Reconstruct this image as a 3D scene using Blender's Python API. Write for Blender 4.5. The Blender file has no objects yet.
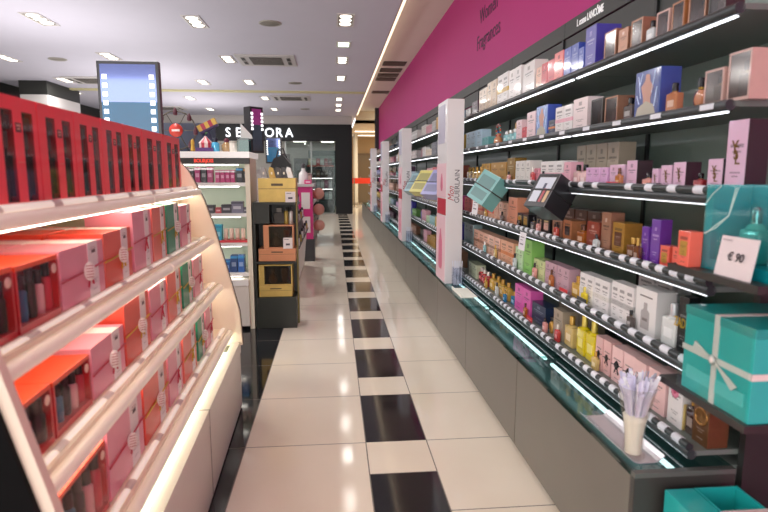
import bpy, bmesh, math, random
from mathutils import Matrix, Vector, Euler
random.seed(7)
SC = bpy.context.scene
COL = SC.collection
PI = math.pi

# ------------------------------------------------------------------ materials
def lin(h):
    h = h.lstrip('#')
    o = []
    for i in (0, 2, 4):
        c = int(h[i:i+2], 16) / 255
        o.append(c / 12.92 if c <= .04045 else ((c + .055) / 1.055) ** 2.4)
    return (*o, 1)
MATS = {}
def M(h, rough=.45, metal=0., emis=0., trans=0., coat=0., noise=0., scale=30., spec=.5):
    key = (h, rough, metal, emis, trans, coat, noise, scale, spec)
    if key in MATS: return MATS[key]
    m = bpy.data.materials.new('mat_' + h)
    m.use_nodes = True
    nt = m.node_tree
    b = nt.nodes['Principled BSDF']
    c = lin(h)
    b.inputs['Base Color'].default_value = c
    b.inputs['Roughness'].default_value = rough
    b.inputs['Metallic'].default_value = metal
    b.inputs['Transmission Weight'].default_value = trans
    b.inputs['Coat Weight'].default_value = coat
    b.inputs['Coat Roughness'].default_value = .08
    b.inputs['Specular IOR Level'].default_value = spec
    if trans: b.inputs['IOR'].default_value = 1.25
    if emis:
        b.inputs['Emission Color'].default_value = c
        b.inputs['Emission Strength'].default_value = emis
    if noise:
        tc = nt.nodes.new('ShaderNodeTexCoord')
        n = nt.nodes.new('ShaderNodeTexNoise'); n.inputs['Scale'].default_value = scale
        n.inputs['Detail'].default_value = 3
        mx = nt.nodes.new('ShaderNodeMix'); mx.data_type = 'RGBA'
        mx.inputs[6].default_value = tuple(min(1, v * (1 + noise)) for v in c[:3]) + (1,)
        mx.inputs[7].default_value = tuple(v * (1 - noise) for v in c[:3]) + (1,)
        nt.links.new(tc.outputs['Object'], n.inputs['Vector'])
        nt.links.new(n.outputs['Fac'], mx.inputs[0])
        nt.links.new(mx.outputs[2], b.inputs['Base Color'])
    MATS[key] = m
    return m
def pane_mat(h, amount=.12, rough=.03):
    """clear plastic or glass sheet: mostly see-through, with a glossy coat"""
    key = ('pane', h, amount, rough)
    if key in MATS: return MATS[key]
    m = bpy.data.materials.new('pane_' + h); m.use_nodes = True
    nt = m.node_tree; nt.nodes.clear()
    out = nt.nodes.new('ShaderNodeOutputMaterial')
    t = nt.nodes.new('ShaderNodeBsdfTransparent'); t.inputs[0].default_value = lin(h)
    g = nt.nodes.new('ShaderNodeBsdfGlossy'); g.inputs['Roughness'].default_value = rough
    mx = nt.nodes.new('ShaderNodeMixShader')
    lw = nt.nodes.new('ShaderNodeLayerWeight'); lw.inputs[0].default_value = .5
    pw = nt.nodes.new('ShaderNodeMath'); pw.operation = 'POWER'; pw.inputs[1].default_value = 4
    ad = nt.nodes.new('ShaderNodeMath'); ad.operation = 'MULTIPLY_ADD'; ad.inputs[1].default_value = .26; ad.inputs[2].default_value = amount*.5; ad.use_clamp = True
    nt.links.new(lw.outputs['Facing'], pw.inputs[0]); nt.links.new(pw.outputs[0], ad.inputs[0]); nt.links.new(ad.outputs[0], mx.inputs[0])
    nt.links.new(t.outputs[0], mx.inputs[1]); nt.links.new(g.outputs[0], mx.inputs[2])
    nt.links.new(mx.outputs[0], out.inputs[0])
    MATS[key] = m
    return m

# ------------------------------------------------------------------ mesh builder
class MB:
    def __init__(s): s.v = []; s.f = []; s.m = []; s.s = []
    def add(s, vs, fs, m=0, smooth=False):
        o = len(s.v); s.v += [tuple(p) for p in vs]
        for f in fs:
            s.f.append(tuple(i + o for i in f)); s.m.append(m); s.s.append(smooth)
        return s
    def box(s, x0, x1, y0, y1, z0, z1, m=0, bev=0., fm=None):
        """fm: optional dict face->material, faces '-x','+x','-y','+y','-z','+z'"""
        if x0 > x1: x0, x1 = x1, x0
        if y0 > y1: y0, y1 = y1, y0
        if z0 > z1: z0, z1 = z1, z0
        e = min(bev, (x1-x0)*.3, (y1-y0)*.3, (z1-z0)*.3)
        if e <= 0:
            vs = [(x, y, z) for x in (x0, x1) for y in (y0, y1) for z in (z0, z1)]
            fs = {'-x': (0, 1, 3, 2), '+x': (4, 6, 7, 5), '-y': (0, 4, 5, 1), '+y': (2, 3, 7, 6), '-z': (0, 2, 6, 4), '+z': (1, 5, 7, 3)}
            for k, f in fs.items():
                s.add([], [], 0)
            o = len(s.v); s.v += vs
            for k, f in fs.items():
                s.f.append(tuple(i + o for i in f)); s.m.append((fm or {}).get(k, m)); s.s.append(False)
            return s
        bm = bmesh.new()
        bmesh.ops.create_cube(bm, size=1)
        for v in bm.verts:
            v.co = Vector(((x0+x1)/2 + v.co.x*(x1-x0), (y0+y1)/2 + v.co.y*(y1-y0), (z0+z1)/2 + v.co.z*(z1-z0)))
        bmesh.ops.bevel(bm, geom=list(bm.edges), offset=e, segments=2, profile=.6, affect='EDGES')
        bm.normal_update()
        o = len(s.v); bm.verts.index_update()
        s.v += [tuple(v.co) for v in bm.verts]
        for f in bm.faces:
            n = f.normal; ax = max(range(3), key=lambda i: abs(n[i]))
            k = ('+' if n[ax] > 0 else '-') + 'xyz'[ax]
            s.f.append(tuple(v.index + o for v in f.verts)); s.m.append((fm or {}).get(k, m)); s.s.append(False)
        bm.free()
        return s
    def cyl(s, p0, p1, r0, r1=None, seg=14, m=0, caps=True):
        r1 = r0 if r1 is None else r1
        p0, p1 = Vector(p0), Vector(p1); d = (p1 - p0).normalized()
        a = d.orthogonal().normalized(); b = d.cross(a)
        vs = []
        for p, r in ((p0, r0), (p1, r1)):
            for i in range(seg):
                t = 2*PI*i/seg; vs.append(p + a*(r*math.cos(t)) + b*(r*math.sin(t)))
        s.add(vs, [(i, (i+1) % seg, seg+(i+1) % seg, seg+i) for i in range(seg)], m, True)
        if caps:
            s.add(vs[:seg], [tuple(range(seg))[::-1]], m); s.add(vs[seg:], [tuple(range(seg))], m)
        return s
    def path(s, pts, r, seg=8, m=0):
        for a, b in zip(pts, pts[1:]): s.cyl(a, b, r, seg=seg, m=m)
        return s
    def lathe(s, prof, c=(0, 0, 0), seg=18, m=0, axis='z', sx=1., sy=1.):
        vs = []
        for r, z in prof:
            for i in range(seg):
                t = 2*PI*i/seg; x, y = r*math.cos(t)*sx, r*math.sin(t)*sy
                p = (x, y, z) if axis == 'z' else ((z, x, y) if axis == 'x' else (x, z, y))
                vs.append((p[0]+c[0], p[1]+c[1], p[2]+c[2]))
        n = len(prof)
        s.add(vs, [(k*seg+i, k*seg+(i+1) % seg, (k+1)*seg+(i+1) % seg, (k+1)*seg+i) for k in range(n-1) for i in range(seg)], m, True)
        s.add(vs[:seg], [tuple(range(seg))[::-1]], m); s.add(vs[-seg:], [tuple(range(seg))], m)
        return s
    def prism(s, poly, axis, a, b, m=0):
        """poly: 2D outline; axis: extrusion axis; outline axes are the other two in xyz order"""
        n = len(poly)
        def p(q, t):
            if axis == 'x': return (t, q[0], q[1])
            if axis == 'y': return (q[0], t, q[1])
            return (q[0], q[1], t)
        vs = [p(q, a) for q in poly] + [p(q, b) for q in poly]
        s.add(vs, [tuple(range(n)), tuple(range(n, 2*n))[::-1]] + [(i, i+n, (i+1) % n + n, (i+1) % n) for i in range(n)], m)
        return s
    def xf(s, mat):
        s.v = [tuple(mat @ Vector(p)) for p in s.v]; return s
    def mesh(s, name, mats):
        me = bpy.data.meshes.new(name)
        me.from_pydata(s.v, [], s.f)
        if not isinstance(mats, (list, tuple)): mats = [mats]
        for m in mats: me.materials.append(m)
        me.polygons.foreach_set('material_index', s.m)
        me.polygons.foreach_set('use_smooth', s.s)
        bm = bmesh.new(); bm.from_mesh(me)
        bmesh.ops.recalc_face_normals(bm, faces=list(bm.faces)); bm.to_mesh(me); bm.free()
        me.update()
        return me
CACHE = {}
def cached(key, fn):
    if key not in CACHE: CACHE[key] = fn()
    return CACHE[key]

# ------------------------------------------------------------------ objects
USED = {}
def thing(name, label, cat, loc=(0, 0, 0), rot=(0, 0, 0), group=None, mesh=None):
    o = bpy.data.objects.new(name, mesh); COL.objects.link(o)
    o.location = loc; o.rotation_euler = rot if isinstance(rot, tuple) else (0, 0, rot)
    n = len(label.split())
    if n < 4 or n > 16: print('LABEL LENGTH', n, label)
    if label in USED: print('LABEL REPEAT', label)
    USED[label] = 1
    o['label'] = label; o['category'] = cat
    if group: o['group'] = group
    return o
def part(name, me, parent, loc=(0, 0, 0), rot=(0, 0, 0), label=None):
    o = bpy.data.objects.new(name, me); COL.objects.link(o)
    o.parent = parent; o.location = loc; o.rotation_euler = rot
    if label: o['label'] = label
    return o
def struct(name, me, label=None, loc=(0, 0, 0)):
    o = bpy.data.objects.new(name, me); COL.objects.link(o); o.location = loc
    o['kind'] = 'structure'
    if label: o['label'] = label
    return o
def text_mesh(body, size, mat, ext=.001, align='CENTER', shear=0., bold=0., sx=1.):
    def mk():
        cu = bpy.data.curves.new('lettering', 'FONT'); cu.body = body; cu.size = size; cu.extrude = ext
        cu.align_x = align; cu.align_y = 'CENTER'; cu.shear = shear; cu.offset = bold; cu.resolution_u = 3
        o = bpy.data.objects.new('lettering', cu); COL.objects.link(o)
        bpy.context.view_layer.update()
        me = bpy.data.meshes.new_from_object(o.evaluated_get(bpy.context.evaluated_depsgraph_get()))
        bpy.data.objects.remove(o); bpy.data.curves.remove(cu)
        if sx != 1: me.transform(Matrix.Diagonal((sx, 1, 1, 1)))
        me.materials.clear(); me.materials.append(mat)
        return me
    return cached(('txt', body, size, mat.name, ext, align, shear, bold, sx), mk)
# lettering orientations: local x = reading direction, local y = up of the letters
ROT_WALL = (PI/2, 0, -PI/2)      # on a plane facing -x, reads towards -y
def rot_from(xd, yd):
    x, y = Vector(xd), Vector(yd); z = x.cross(y)
    return tuple(Matrix((x, y, z)).transposed().to_euler())
ROT_FRONT = rot_from((1, 0, 0), (0, 0, 1))         # faces -y (towards the camera)
ROT_UP_FRONT = rot_from((0, 0, 1), (-1, 0, 0))     # faces -y, reads upwards
ROT_GOND = rot_from((0, 1, 0), (0, 0, 1))          # faces +x, reads towards +y

def mix(h, k):
    """hex colour moved towards white (k>0) or black (k<0)"""
    h = h.lstrip('#'); c = [int(h[i:i+2], 16) for i in (0, 2, 4)]
    c = [v + (255 - v)*k if k > 0 else v*(1 + k) for v in c]
    return '#%02x%02x%02x' % tuple(int(max(0, min(255, v))) for v in c)
def ordinal(i, n):
    if n == 1: return ''
    if i == 0: return 'leftmost of the ' + NUM[n] + ' '
    if i == n-1: return 'rightmost of the ' + NUM[n] + ' '
    return ['', 'second', 'third', 'fourth', 'fifth', 'sixth', 'seventh', 'eighth'][i] + ' of the ' + NUM[n] + ' '
NUM = ['zero', 'one', 'two', 'three', 'four', 'five', 'six', 'seven', 'eight', 'nine', 'ten']
LAMP, LED, TUBE, WORLD, AREA, UPFILL, CEIL_GLOW, COVE = 3.2, 5., 12., 3.0, 17., 50., .06, 1.6
VIEW, LOOK, EXPO = "Standard", "None", .2
GAMMA = 1.05
TROT = (0, .6, .45)
# rows: y far, y near, count, height, kind, colour, look
RIGHT = {1: [(4.742, 4.57, 1, 0.072, 'c', 'grey', 'small grey'),
     (4.547, 4.349, 1, 0.107, 'c', 'plum', 'dark plum'),
     (4.319, 4.095, 2, 0.166, 'c', 'ivory', 'ivory'),
     (4.082, 3.845, 2, 0.184, 'c', 'cream', 'cream'),
     (3.831, 3.592, 2, 0.191, 'cb', 'white:yellow', 'white carton with yellow band'),
     (3.582, 3.352, 2, 0.184, 'c', 'white', 'plain white'),
     (3.334, 3.119, 1, 0.172, 'c', 'white', 'broad white'),
     (3.103, 3.014, 1, 0.115, 'c', 'peach', 'peach'),
     (3.014, 2.836, 2, 0.12, 'c', 'red', 'bright red'),
     (2.836, 2.725, 1, 0.138, 'c', 'coral', 'tall coral'),
     (2.725, 2.557, 2, 0.136, 'c', 'blue', 'royal blue'),
     (2.552, 2.496, 1, 0.104, 'c', 'blue', 'short royal blue'),
     (2.496, 2.39, 1, 0.175, 'c', 'violet', 'tall violet blue'),
     (2.31, 2.211, 1, 0.112, 'w', 'copper', 'clear boxed perfume with copper edge'),
     (2.196, 2.121, 1, 0.096, 'c', 'copper', 'copper brown'),
     (2.106, 2.024, 1, 0.106, 'w', 'copper', 'clear boxed perfume beside copper carton'),
     (2.004, 1.947, 1, 0.078, 'b', 'clear', 'clear'),
     (1.935, 1.859, 1, 0.09, 'w', 'rose', 'clear boxed perfume with rose edge'),
     (1.848, 1.779, 1, 0.096, 'w', 'amber', 'clear boxed perfume with amber edge'),
     (1.764, 1.672, 1, 0.099, 'w', 'copper', 'wide clear boxed perfume'),
     (1.659, 1.582, 1, 0.088, 'w', 'dark', 'clear boxed perfume with dark edge')],
 2: [(4.702, 4.221, 3, 0.133, 'c', 'pblue', 'pale blue'),
     (4.207, 4.029, 2, 0.065, 'c', 'teal', 'small teal'),
     (4.003, 3.713, 1, 0.135, 'fan', 'gold', 'fan'),
     (3.702, 3.424, 3, 0.075, 'b', 'aqua', 'pale aqua'),
     (3.405, 3.313, 1, 0.118, 'c', 'pinkwhite', 'pink and white'),
     (3.304, 3.226, 1, 0.069, 'c', 'red', 'small red'),
     (3.217, 3.079, 1, 0.144, 'c', 'pinkwhite', 'tall pale pink'),
     (3.064, 2.89, 1, 0.157, 'p', 'blue', 'blue carton with a picture'),
     (2.883, 2.797, 1, 0.07, 'cb', 'navy:orange', 'navy carton with orange band'),
     (2.79, 2.588, 2, 0.123, 'cb', 'white:pink', 'white carton with pink band'),
     (2.583, 2.437, 1, 0.137, 'c', 'whiterose', 'wide white and rose'),
     (2.398, 2.289, 1, 0.112, 'w', 'dark', 'clear dark boxed perfume'),
     (2.276, 2.173, 1, 0.106, 'w', 'copper', 'clear boxed perfume with copper side'),
     (2.142, 2.068, 1, 0.086, 'b', 'smoke', 'smoky'),
     (2.046, 1.878, 1, 0.163, 'p', 'photo', 'large blue carton with a picture'),
     (1.855, 1.788, 1, 0.097, 'b', 'orange', 'tall clear bottle of orange'),
     (1.725, 1.657, 1, 0.093, 'rb', 'orange', 'round bottle of orange'),
     (1.648, 1.56, 1, 0.102, 'w', 'rose', 'clear boxed perfume with rose side'),
     (1.548, 1.455, 1, 0.133, 'w', 'rose', 'tall clear boxed perfume with rose side')],
 3: [(4.701, 4.214, 4, 0.111, 'b', 'gold', 'gold'),
     (4.185, 3.966, 2, 0.131, 'c', 'gold', 'gold'),
     (3.94, 3.589, 2, 0.134, 'c', 'ochre', 'ochre'),
     (3.568, 3.406, 1, 0.156, 'c', 'dgold', 'dark gold'),
     (3.387, 3.122, 3, 0.134, 'c', 'silver', 'silver white'),
     (3.106, 2.981, 2, 0.088, 'c', 'rosepink', 'rose pink'),
     (2.967, 2.672, 3, 0.122, 'cb', 'white:pink', 'white carton with pale pink top'),
     (2.66, 2.579, 1, 0.114, 'c', 'pink', 'pale pink'),
     (2.568, 2.429, 2, 0.1, 'b', 'pinkclear', 'clear pink'),
     (2.419, 2.217, 3, 0.085, 'c', 'lilac', 'lilac'),
     (2.209, 2.082, 2, 0.094, 'c', 'lilac2', 'pale lilac'),
     (2.074, 1.995, 1, 0.108, 'c', 'lilac2:black', 'lilac carton with black side'),
     (1.974, 1.909, 1, 0.061, 'b', 'rosebottle', 'pink'),
     (1.896, 1.859, 1, 0.076, 'y', 'lilac2', 'short lilac carton with gold monogram'),
     (1.847, 1.783, 1, 0.087, 'y', 'lilac2', 'lilac carton with gold monogram'),
     (1.772, 1.703, 1, 0.096, 'y', 'lilac2:black', 'black sided lilac carton with gold monogram'),
     (1.672, 1.619, 1, 0.061, 'b', 'redblack', 'dark red'),
     (1.601, 1.535, 1, 0.102, 'y', 'lilac2:black', 'taller lilac carton with gold monogram'),
     (1.527, 1.443, 1, 0.187, 'y', 'lilac2:black', 'tallest lilac carton with gold monogram')],
 4: [(4.729, 4.482, 2, 0.125, 'c', 'coral', 'coral'),
     (4.449, 3.845, 4, 0.121, 'cb', 'peach:coral', 'peach carton with coral band'),
     (3.833, 3.545, 3, 0.135, 'c', 'peach', 'pale peach'),
     (3.524, 3.343, 1, 0.176, 'c', 'salmon', 'tall salmon'),
     (3.324, 3.129, 2, 0.089, 'cb', 'black:gold', 'black carton with gold panel'),
     (3.112, 3.047, 1, 0.08, 'b', 'smoke', 'small smoky'),
     (3.015, 2.81, 2, 0.092, 'cb', 'black:pinkgold', 'black carton with pink gold panel'),
     (2.769, 2.654, 1, 0.101, 'cb', 'copper:black', 'copper carton'),
     (2.642, 2.548, 1, 0.102, 'cb', 'copper2:black', 'brighter copper carton'),
     (2.514, 2.407, 1, 0.092, 'b', 'amber', 'amber'),
     (2.377, 2.263, 1, 0.118, 'c', 'redbrown', 'red brown'),
     (2.245, 2.167, 1, 0.166, 'c', 'copper', 'tall copper brown'),
     (2.158, 2.062, 1, 0.132, 'cb', 'ochre:brown', 'ochre carton with brown oval'),
     (2.047, 1.981, 1, 0.084, 'b', 'browngold', 'brown'),
     (1.971, 1.94, 1, 0.068, 'b', 'purpleclear', 'small purple'),
     (1.933, 1.886, 1, 0.135, 'c', 'purple', 'short purple'),
     (1.88, 1.824, 1, 0.166, 'c', 'purple', 'tall purple'),
     (1.811, 1.759, 1, 0.082, 'cb', 'corr:gold', 'coral carton with gold emblem'),
     (1.75, 1.709, 1, 0.084, 'c', 'corr', 'plain coral'),
     (1.698, 1.651, 1, 0.071, 'b', 'redclear', 'round red'),
     (1.641, 1.583, 1, 0.1, 'cb', 'corr:gold', 'tall coral carton with gold emblem')],
 5: [(4.722, 4.405, 2, 0.168, 'c', 'tealgrey', 'grey teal'),
     (4.372, 3.658, 5, 0.141, 'cb', 'peach:copper', 'peach carton with copper stripe'),
     (3.635, 3.379, 2, 0.145, 'cb', 'peach2:orange', 'orange peach carton'),
     (3.34, 3.208, 2, 0.136, 'c', 'mint', 'pale mint'),
     (3.19, 3.053, 1, 0.2, 'c', 'green', 'tall green'),
     (3.021, 2.853, 2, 0.111, 'c', 'mint2', 'yellow green'),
     (2.838, 2.541, 4, 0.123, 'c', 'mauve', 'mauve'),
     (2.529, 2.429, 1, 0.105, 'b', 'gold', 'gold'),
     (2.419, 2.151, 4, 0.137, 'cb', 'white:silver', 'white carton with silver line'),
     (2.134, 1.962, 3, 0.152, 'cb', 'white:grey', 'broad white carton with grey stripe'),
     (1.948, 1.808, 1, 0.167, 'pb', 'white', 'large white carton with a bottle drawing'),
     (1.789, 1.696, 1, 0.146, 'b', 'frost', 'tall clear'),
     (1.688, 1.637, 1, 0.187, 'z', 'black', 'black carton with gold lettering')],
 6: [(4.539, 4.269, 2, 0.107, 'c', 'paleg', 'pale green'),
     (4.237, 3.944, 3, 0.108, 'b', 'redb', 'red'),
     (3.916, 3.459, 4, 0.119, 'b', 'gold', 'gold capped'),
     (3.438, 3.335, 1, 0.085, 'b', 'blueb', 'small blue'),
     (3.315, 3.042, 2, 0.159, 'c', 'magenta', 'bright magenta'),
     (3.025, 2.822, 1, 0.114, 'c', 'navy', 'navy'),
     (2.793, 2.723, 1, 0.086, 'rb', 'goldblack', 'round gold'),
     (2.709, 2.592, 1, 0.15, 'c', 'taupe', 'taupe'),
     (2.58, 2.472, 1, 0.149, 'b', 'goldclear', 'pale gold'),
     (2.45, 2.251, 2, 0.186, 'b', 'yellow', 'bright yellow'),
     (2.232, 2.106, 2, 0.144, 'k', 'blush', 'blush carton with black knot'),
     (2.089, 1.84, 3, 0.144, 'k', 'blush2', 'pale blush carton with black knot'),
     (1.827, 1.72, 1, 0.147, 'c', 'blush2', 'plain blush'),
     (1.708, 1.624, 1, 0.16, 'fl', 'white', 'white carton with pink flower'),
     (1.613, 1.582, 1, 0.135, 'b', 'goldclear', 'tall gold'),
     (1.574, 1.517, 1, 0.138, 'b', 'amberblack', 'black and amber'),
     (1.508, 1.418, 1, 0.163, 'e', 'bronze', 'bronze engraved'),
     (1.41, 1.377, 1, 0.136, 'c', 'dgold', 'gold edged')]}
LEFT = {2: [(-2.047, -1.955, 0.155, 's', 'clearred', 'small clear red'),
     (-1.951, -1.745, 0.151, 's', 'clearred', 'wide clear red'),
     (-1.74, -1.442, 0.155, 'g', 'pink', 'pink'),
     (-1.442, -1.182, 0.168, 'g', 'coral', 'coral'),
     (-1.16, -0.934, 0.226, 'g', 'pink', 'tall pink'),
     (-0.92, -0.721, 0.23, 'g', 'salmon', 'tall coral'),
     (-0.704, -0.483, 0.233, 'g', 'teal', 'teal'),
     (-0.452, -0.242, 0.196, 'g', 'pink', 'slim pink')],
 3: [(-2.045, -1.917, 0.14, 's', 'clearred', 'small clear red'),
     (-1.912, -1.698, 0.137, 's', 'clearred', 'wide clear red'),
     (-1.691, -1.429, 0.146, 'g', 'pink', 'pink'),
     (-1.42, -1.154, 0.199, 'g', 'coral', 'coral'),
     (-1.142, -0.914, 0.193, 'g', 'pink', 'tall pink'),
     (-0.898, -0.669, 0.207, 'g', 'salmon', 'tall coral'),
     (-0.64, -0.438, 0.213, 'g', 'teal', 'teal'),
     (-0.403, -0.188, 0.189, 'g', 'pink', 'slim pink')],
 4: [(-2.021, -1.752, 0.188, 's', 'clearred', 'wide clear red'),
     (-1.744, -1.438, 0.222, 'g', 'pink', 'pink'),
     (-1.427, -1.135, 0.215, 'g', 'coral', 'coral'),
     (-1.12, -0.907, 0.223, 'g', 'pink', 'tall pink'),
     (-0.88, -0.626, 0.24, 'g', 'salmon', 'tall coral'),
     (-0.591, -0.432, 0.215, 'g', 'teal', 'teal'),
     (-0.393, -0.208, 0.207, 'g', 'pink', 'slim pink')]}
# ------------------------------------------------------------------ product kinds
PALE = dict(grey='#b9b7b6', plum='#4a2440', ivory='#efe2cf', cream='#ead9c0', white='#ebe7e6', yellow='#d9b23a', peach='#eab49a', peach2='#e8ad8c',
    red='#d63a49', coral='#ea6b66', blue='#3f57b8', violet='#463fa8', copper='#a97a62', copper2='#cd8458', rose='#c9a298', amber='#a8693f', dark='#3a3430',
    pblue='#a9c6d8', teal='#5fa9ad', aqua='#9cd0d4', pinkwhite='#f0d3d8', navy='#20304f', orange='#dd7e3c', pink='#eeb3c3', whiterose='#eddcdc', clear='#c9cfd0',
    gold='#c79a45', ochre='#b98a3a', dgold='#94702c', silver='#dedad4', rosepink='#d98a9a', lilac='#d9a9d2', lilac2='#dcb4cf', black='#17161a', salmon='#e89a78',
    pinkgold='#c99a8c', redbrown='#8a3a2a', brown='#5a3220', purple='#6a35a0', corr='#ee6350', tealgrey='#8fa9ab', mint='#bfe0b0', green='#8fce6a', mint2='#cfdc9c',
    mauve='#c7a1ae', paleg='#cfd8b8', magenta='#e25fb4', taupe='#a89a86', blush='#e6b7b4', blush2='#efc6c4', bronze='#6e4a2c', photo='#2e4a94', yel='#e0c820')
GLASS = dict(clear=('#cfd6d8', '#2c2c30'), aqua=('#8fd0d6', '#e2e6e6'), smoke=('#5c5350', '#17161a'), orange=('#bd7a52', '#222226'), gold=('#d2a84c', '#b98a3a'),
    pinkclear=('#e6b7b4', '#1d1a1c'), rosebottle=('#e39a94', '#2a2024'), redblack=('#9c2f36', '#151416'), amber=('#b0632a', '#5a3220'), amber2=('#84431e', '#2a1a12'),
    browngold=('#6a3c1e', '#c79a45'), purpleclear=('#8a5ab0', '#d8c48a'), redclear=('#c2473f', '#2a1616'), frost=('#e4e8e6', '#c9cdd0'), redb=('#c23a3e', '#d9d2c8'),
    blueb=('#2f7fae', '#c79a45'), goldblack=('#c79a45', '#17161a'), goldclear=('#d8bc74', '#c79a45'), yellow=('#e2cc1e', '#d8c25a'), amberblack=('#3a1e10', '#b8863a'))
GOLD = lambda: M('#b8923f', .3, .7)
def hexof(n): return n if n.startswith('#') else PALE[n]
def carton_mat(n):
    h = hexof(n)
    key = ('carton', n)
    if key not in MATS:
        met = n in ('gold', 'dgold', 'ochre', 'bronze', 'copper', 'copper2')
        m = (M(h, .32, .45, noise=.18, scale=60) if met else M(h, .3, coat=.45, noise=.06, scale=40)).copy()
        add_print(m, h)
        MATS[key] = m
    return MATS[key]
def add_print(m, h):
    """small printed lines on the front face of a carton (generated coordinates)"""
    nt = m.node_tree; N = nt.nodes; L = nt.links; b = N['Principled BSDF']
    tc = N.new('ShaderNodeTexCoord'); sp = N.new('ShaderNodeSeparateXYZ'); L.new(tc.outputs['Generated'], sp.inputs[0])
    def op(o, a, c):
        n = N.new('ShaderNodeMath'); n.operation = o
        for i, v in enumerate((a, c)):
            if isinstance(v, (int, float)): n.inputs[i].default_value = v
            else: L.new(v, n.inputs[i])
        return n.outputs[0]
    x, y, z = sp.outputs
    yc = op('ABSOLUTE', op('SUBTRACT', y, .5), 0)
    mask = None
    for zc, hw, hh in ((.66, .34, .022), (.58, .22, .012), (.30, .26, .010), (.25, .16, .010), (.12, .20, .012)):
        k = op('MULTIPLY', op('LESS_THAN', op('ABSOLUTE', op('SUBTRACT', z, zc), 0), hh), op('LESS_THAN', yc, hw))
        mask = k if mask is None else op('MAXIMUM', mask, k)
    mask = op('MULTIPLY', mask, op('LESS_THAN', x, .02))
    fr = op('GREATER_THAN', op('FRACT', op('MULTIPLY', y, 17.0), 0), .28)
    mask = op('MULTIPLY', mask, fr)
    src = b.inputs['Base Color'].links[0].from_socket
    mx = N.new('ShaderNodeMix'); mx.data_type = 'RGBA'
    L.new(mask, mx.inputs[0]); L.new(src, mx.inputs[6])
    mx.inputs[7].default_value = lin(mix(h, -.5 if sum(lin(h)[:3]) > .7 else .5))
    L.new(mx.outputs[2], b.inputs['Base Color'])
def body_key(w, h, d): return (round(w, 3), round(h, 3), round(d, 3))
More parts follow.
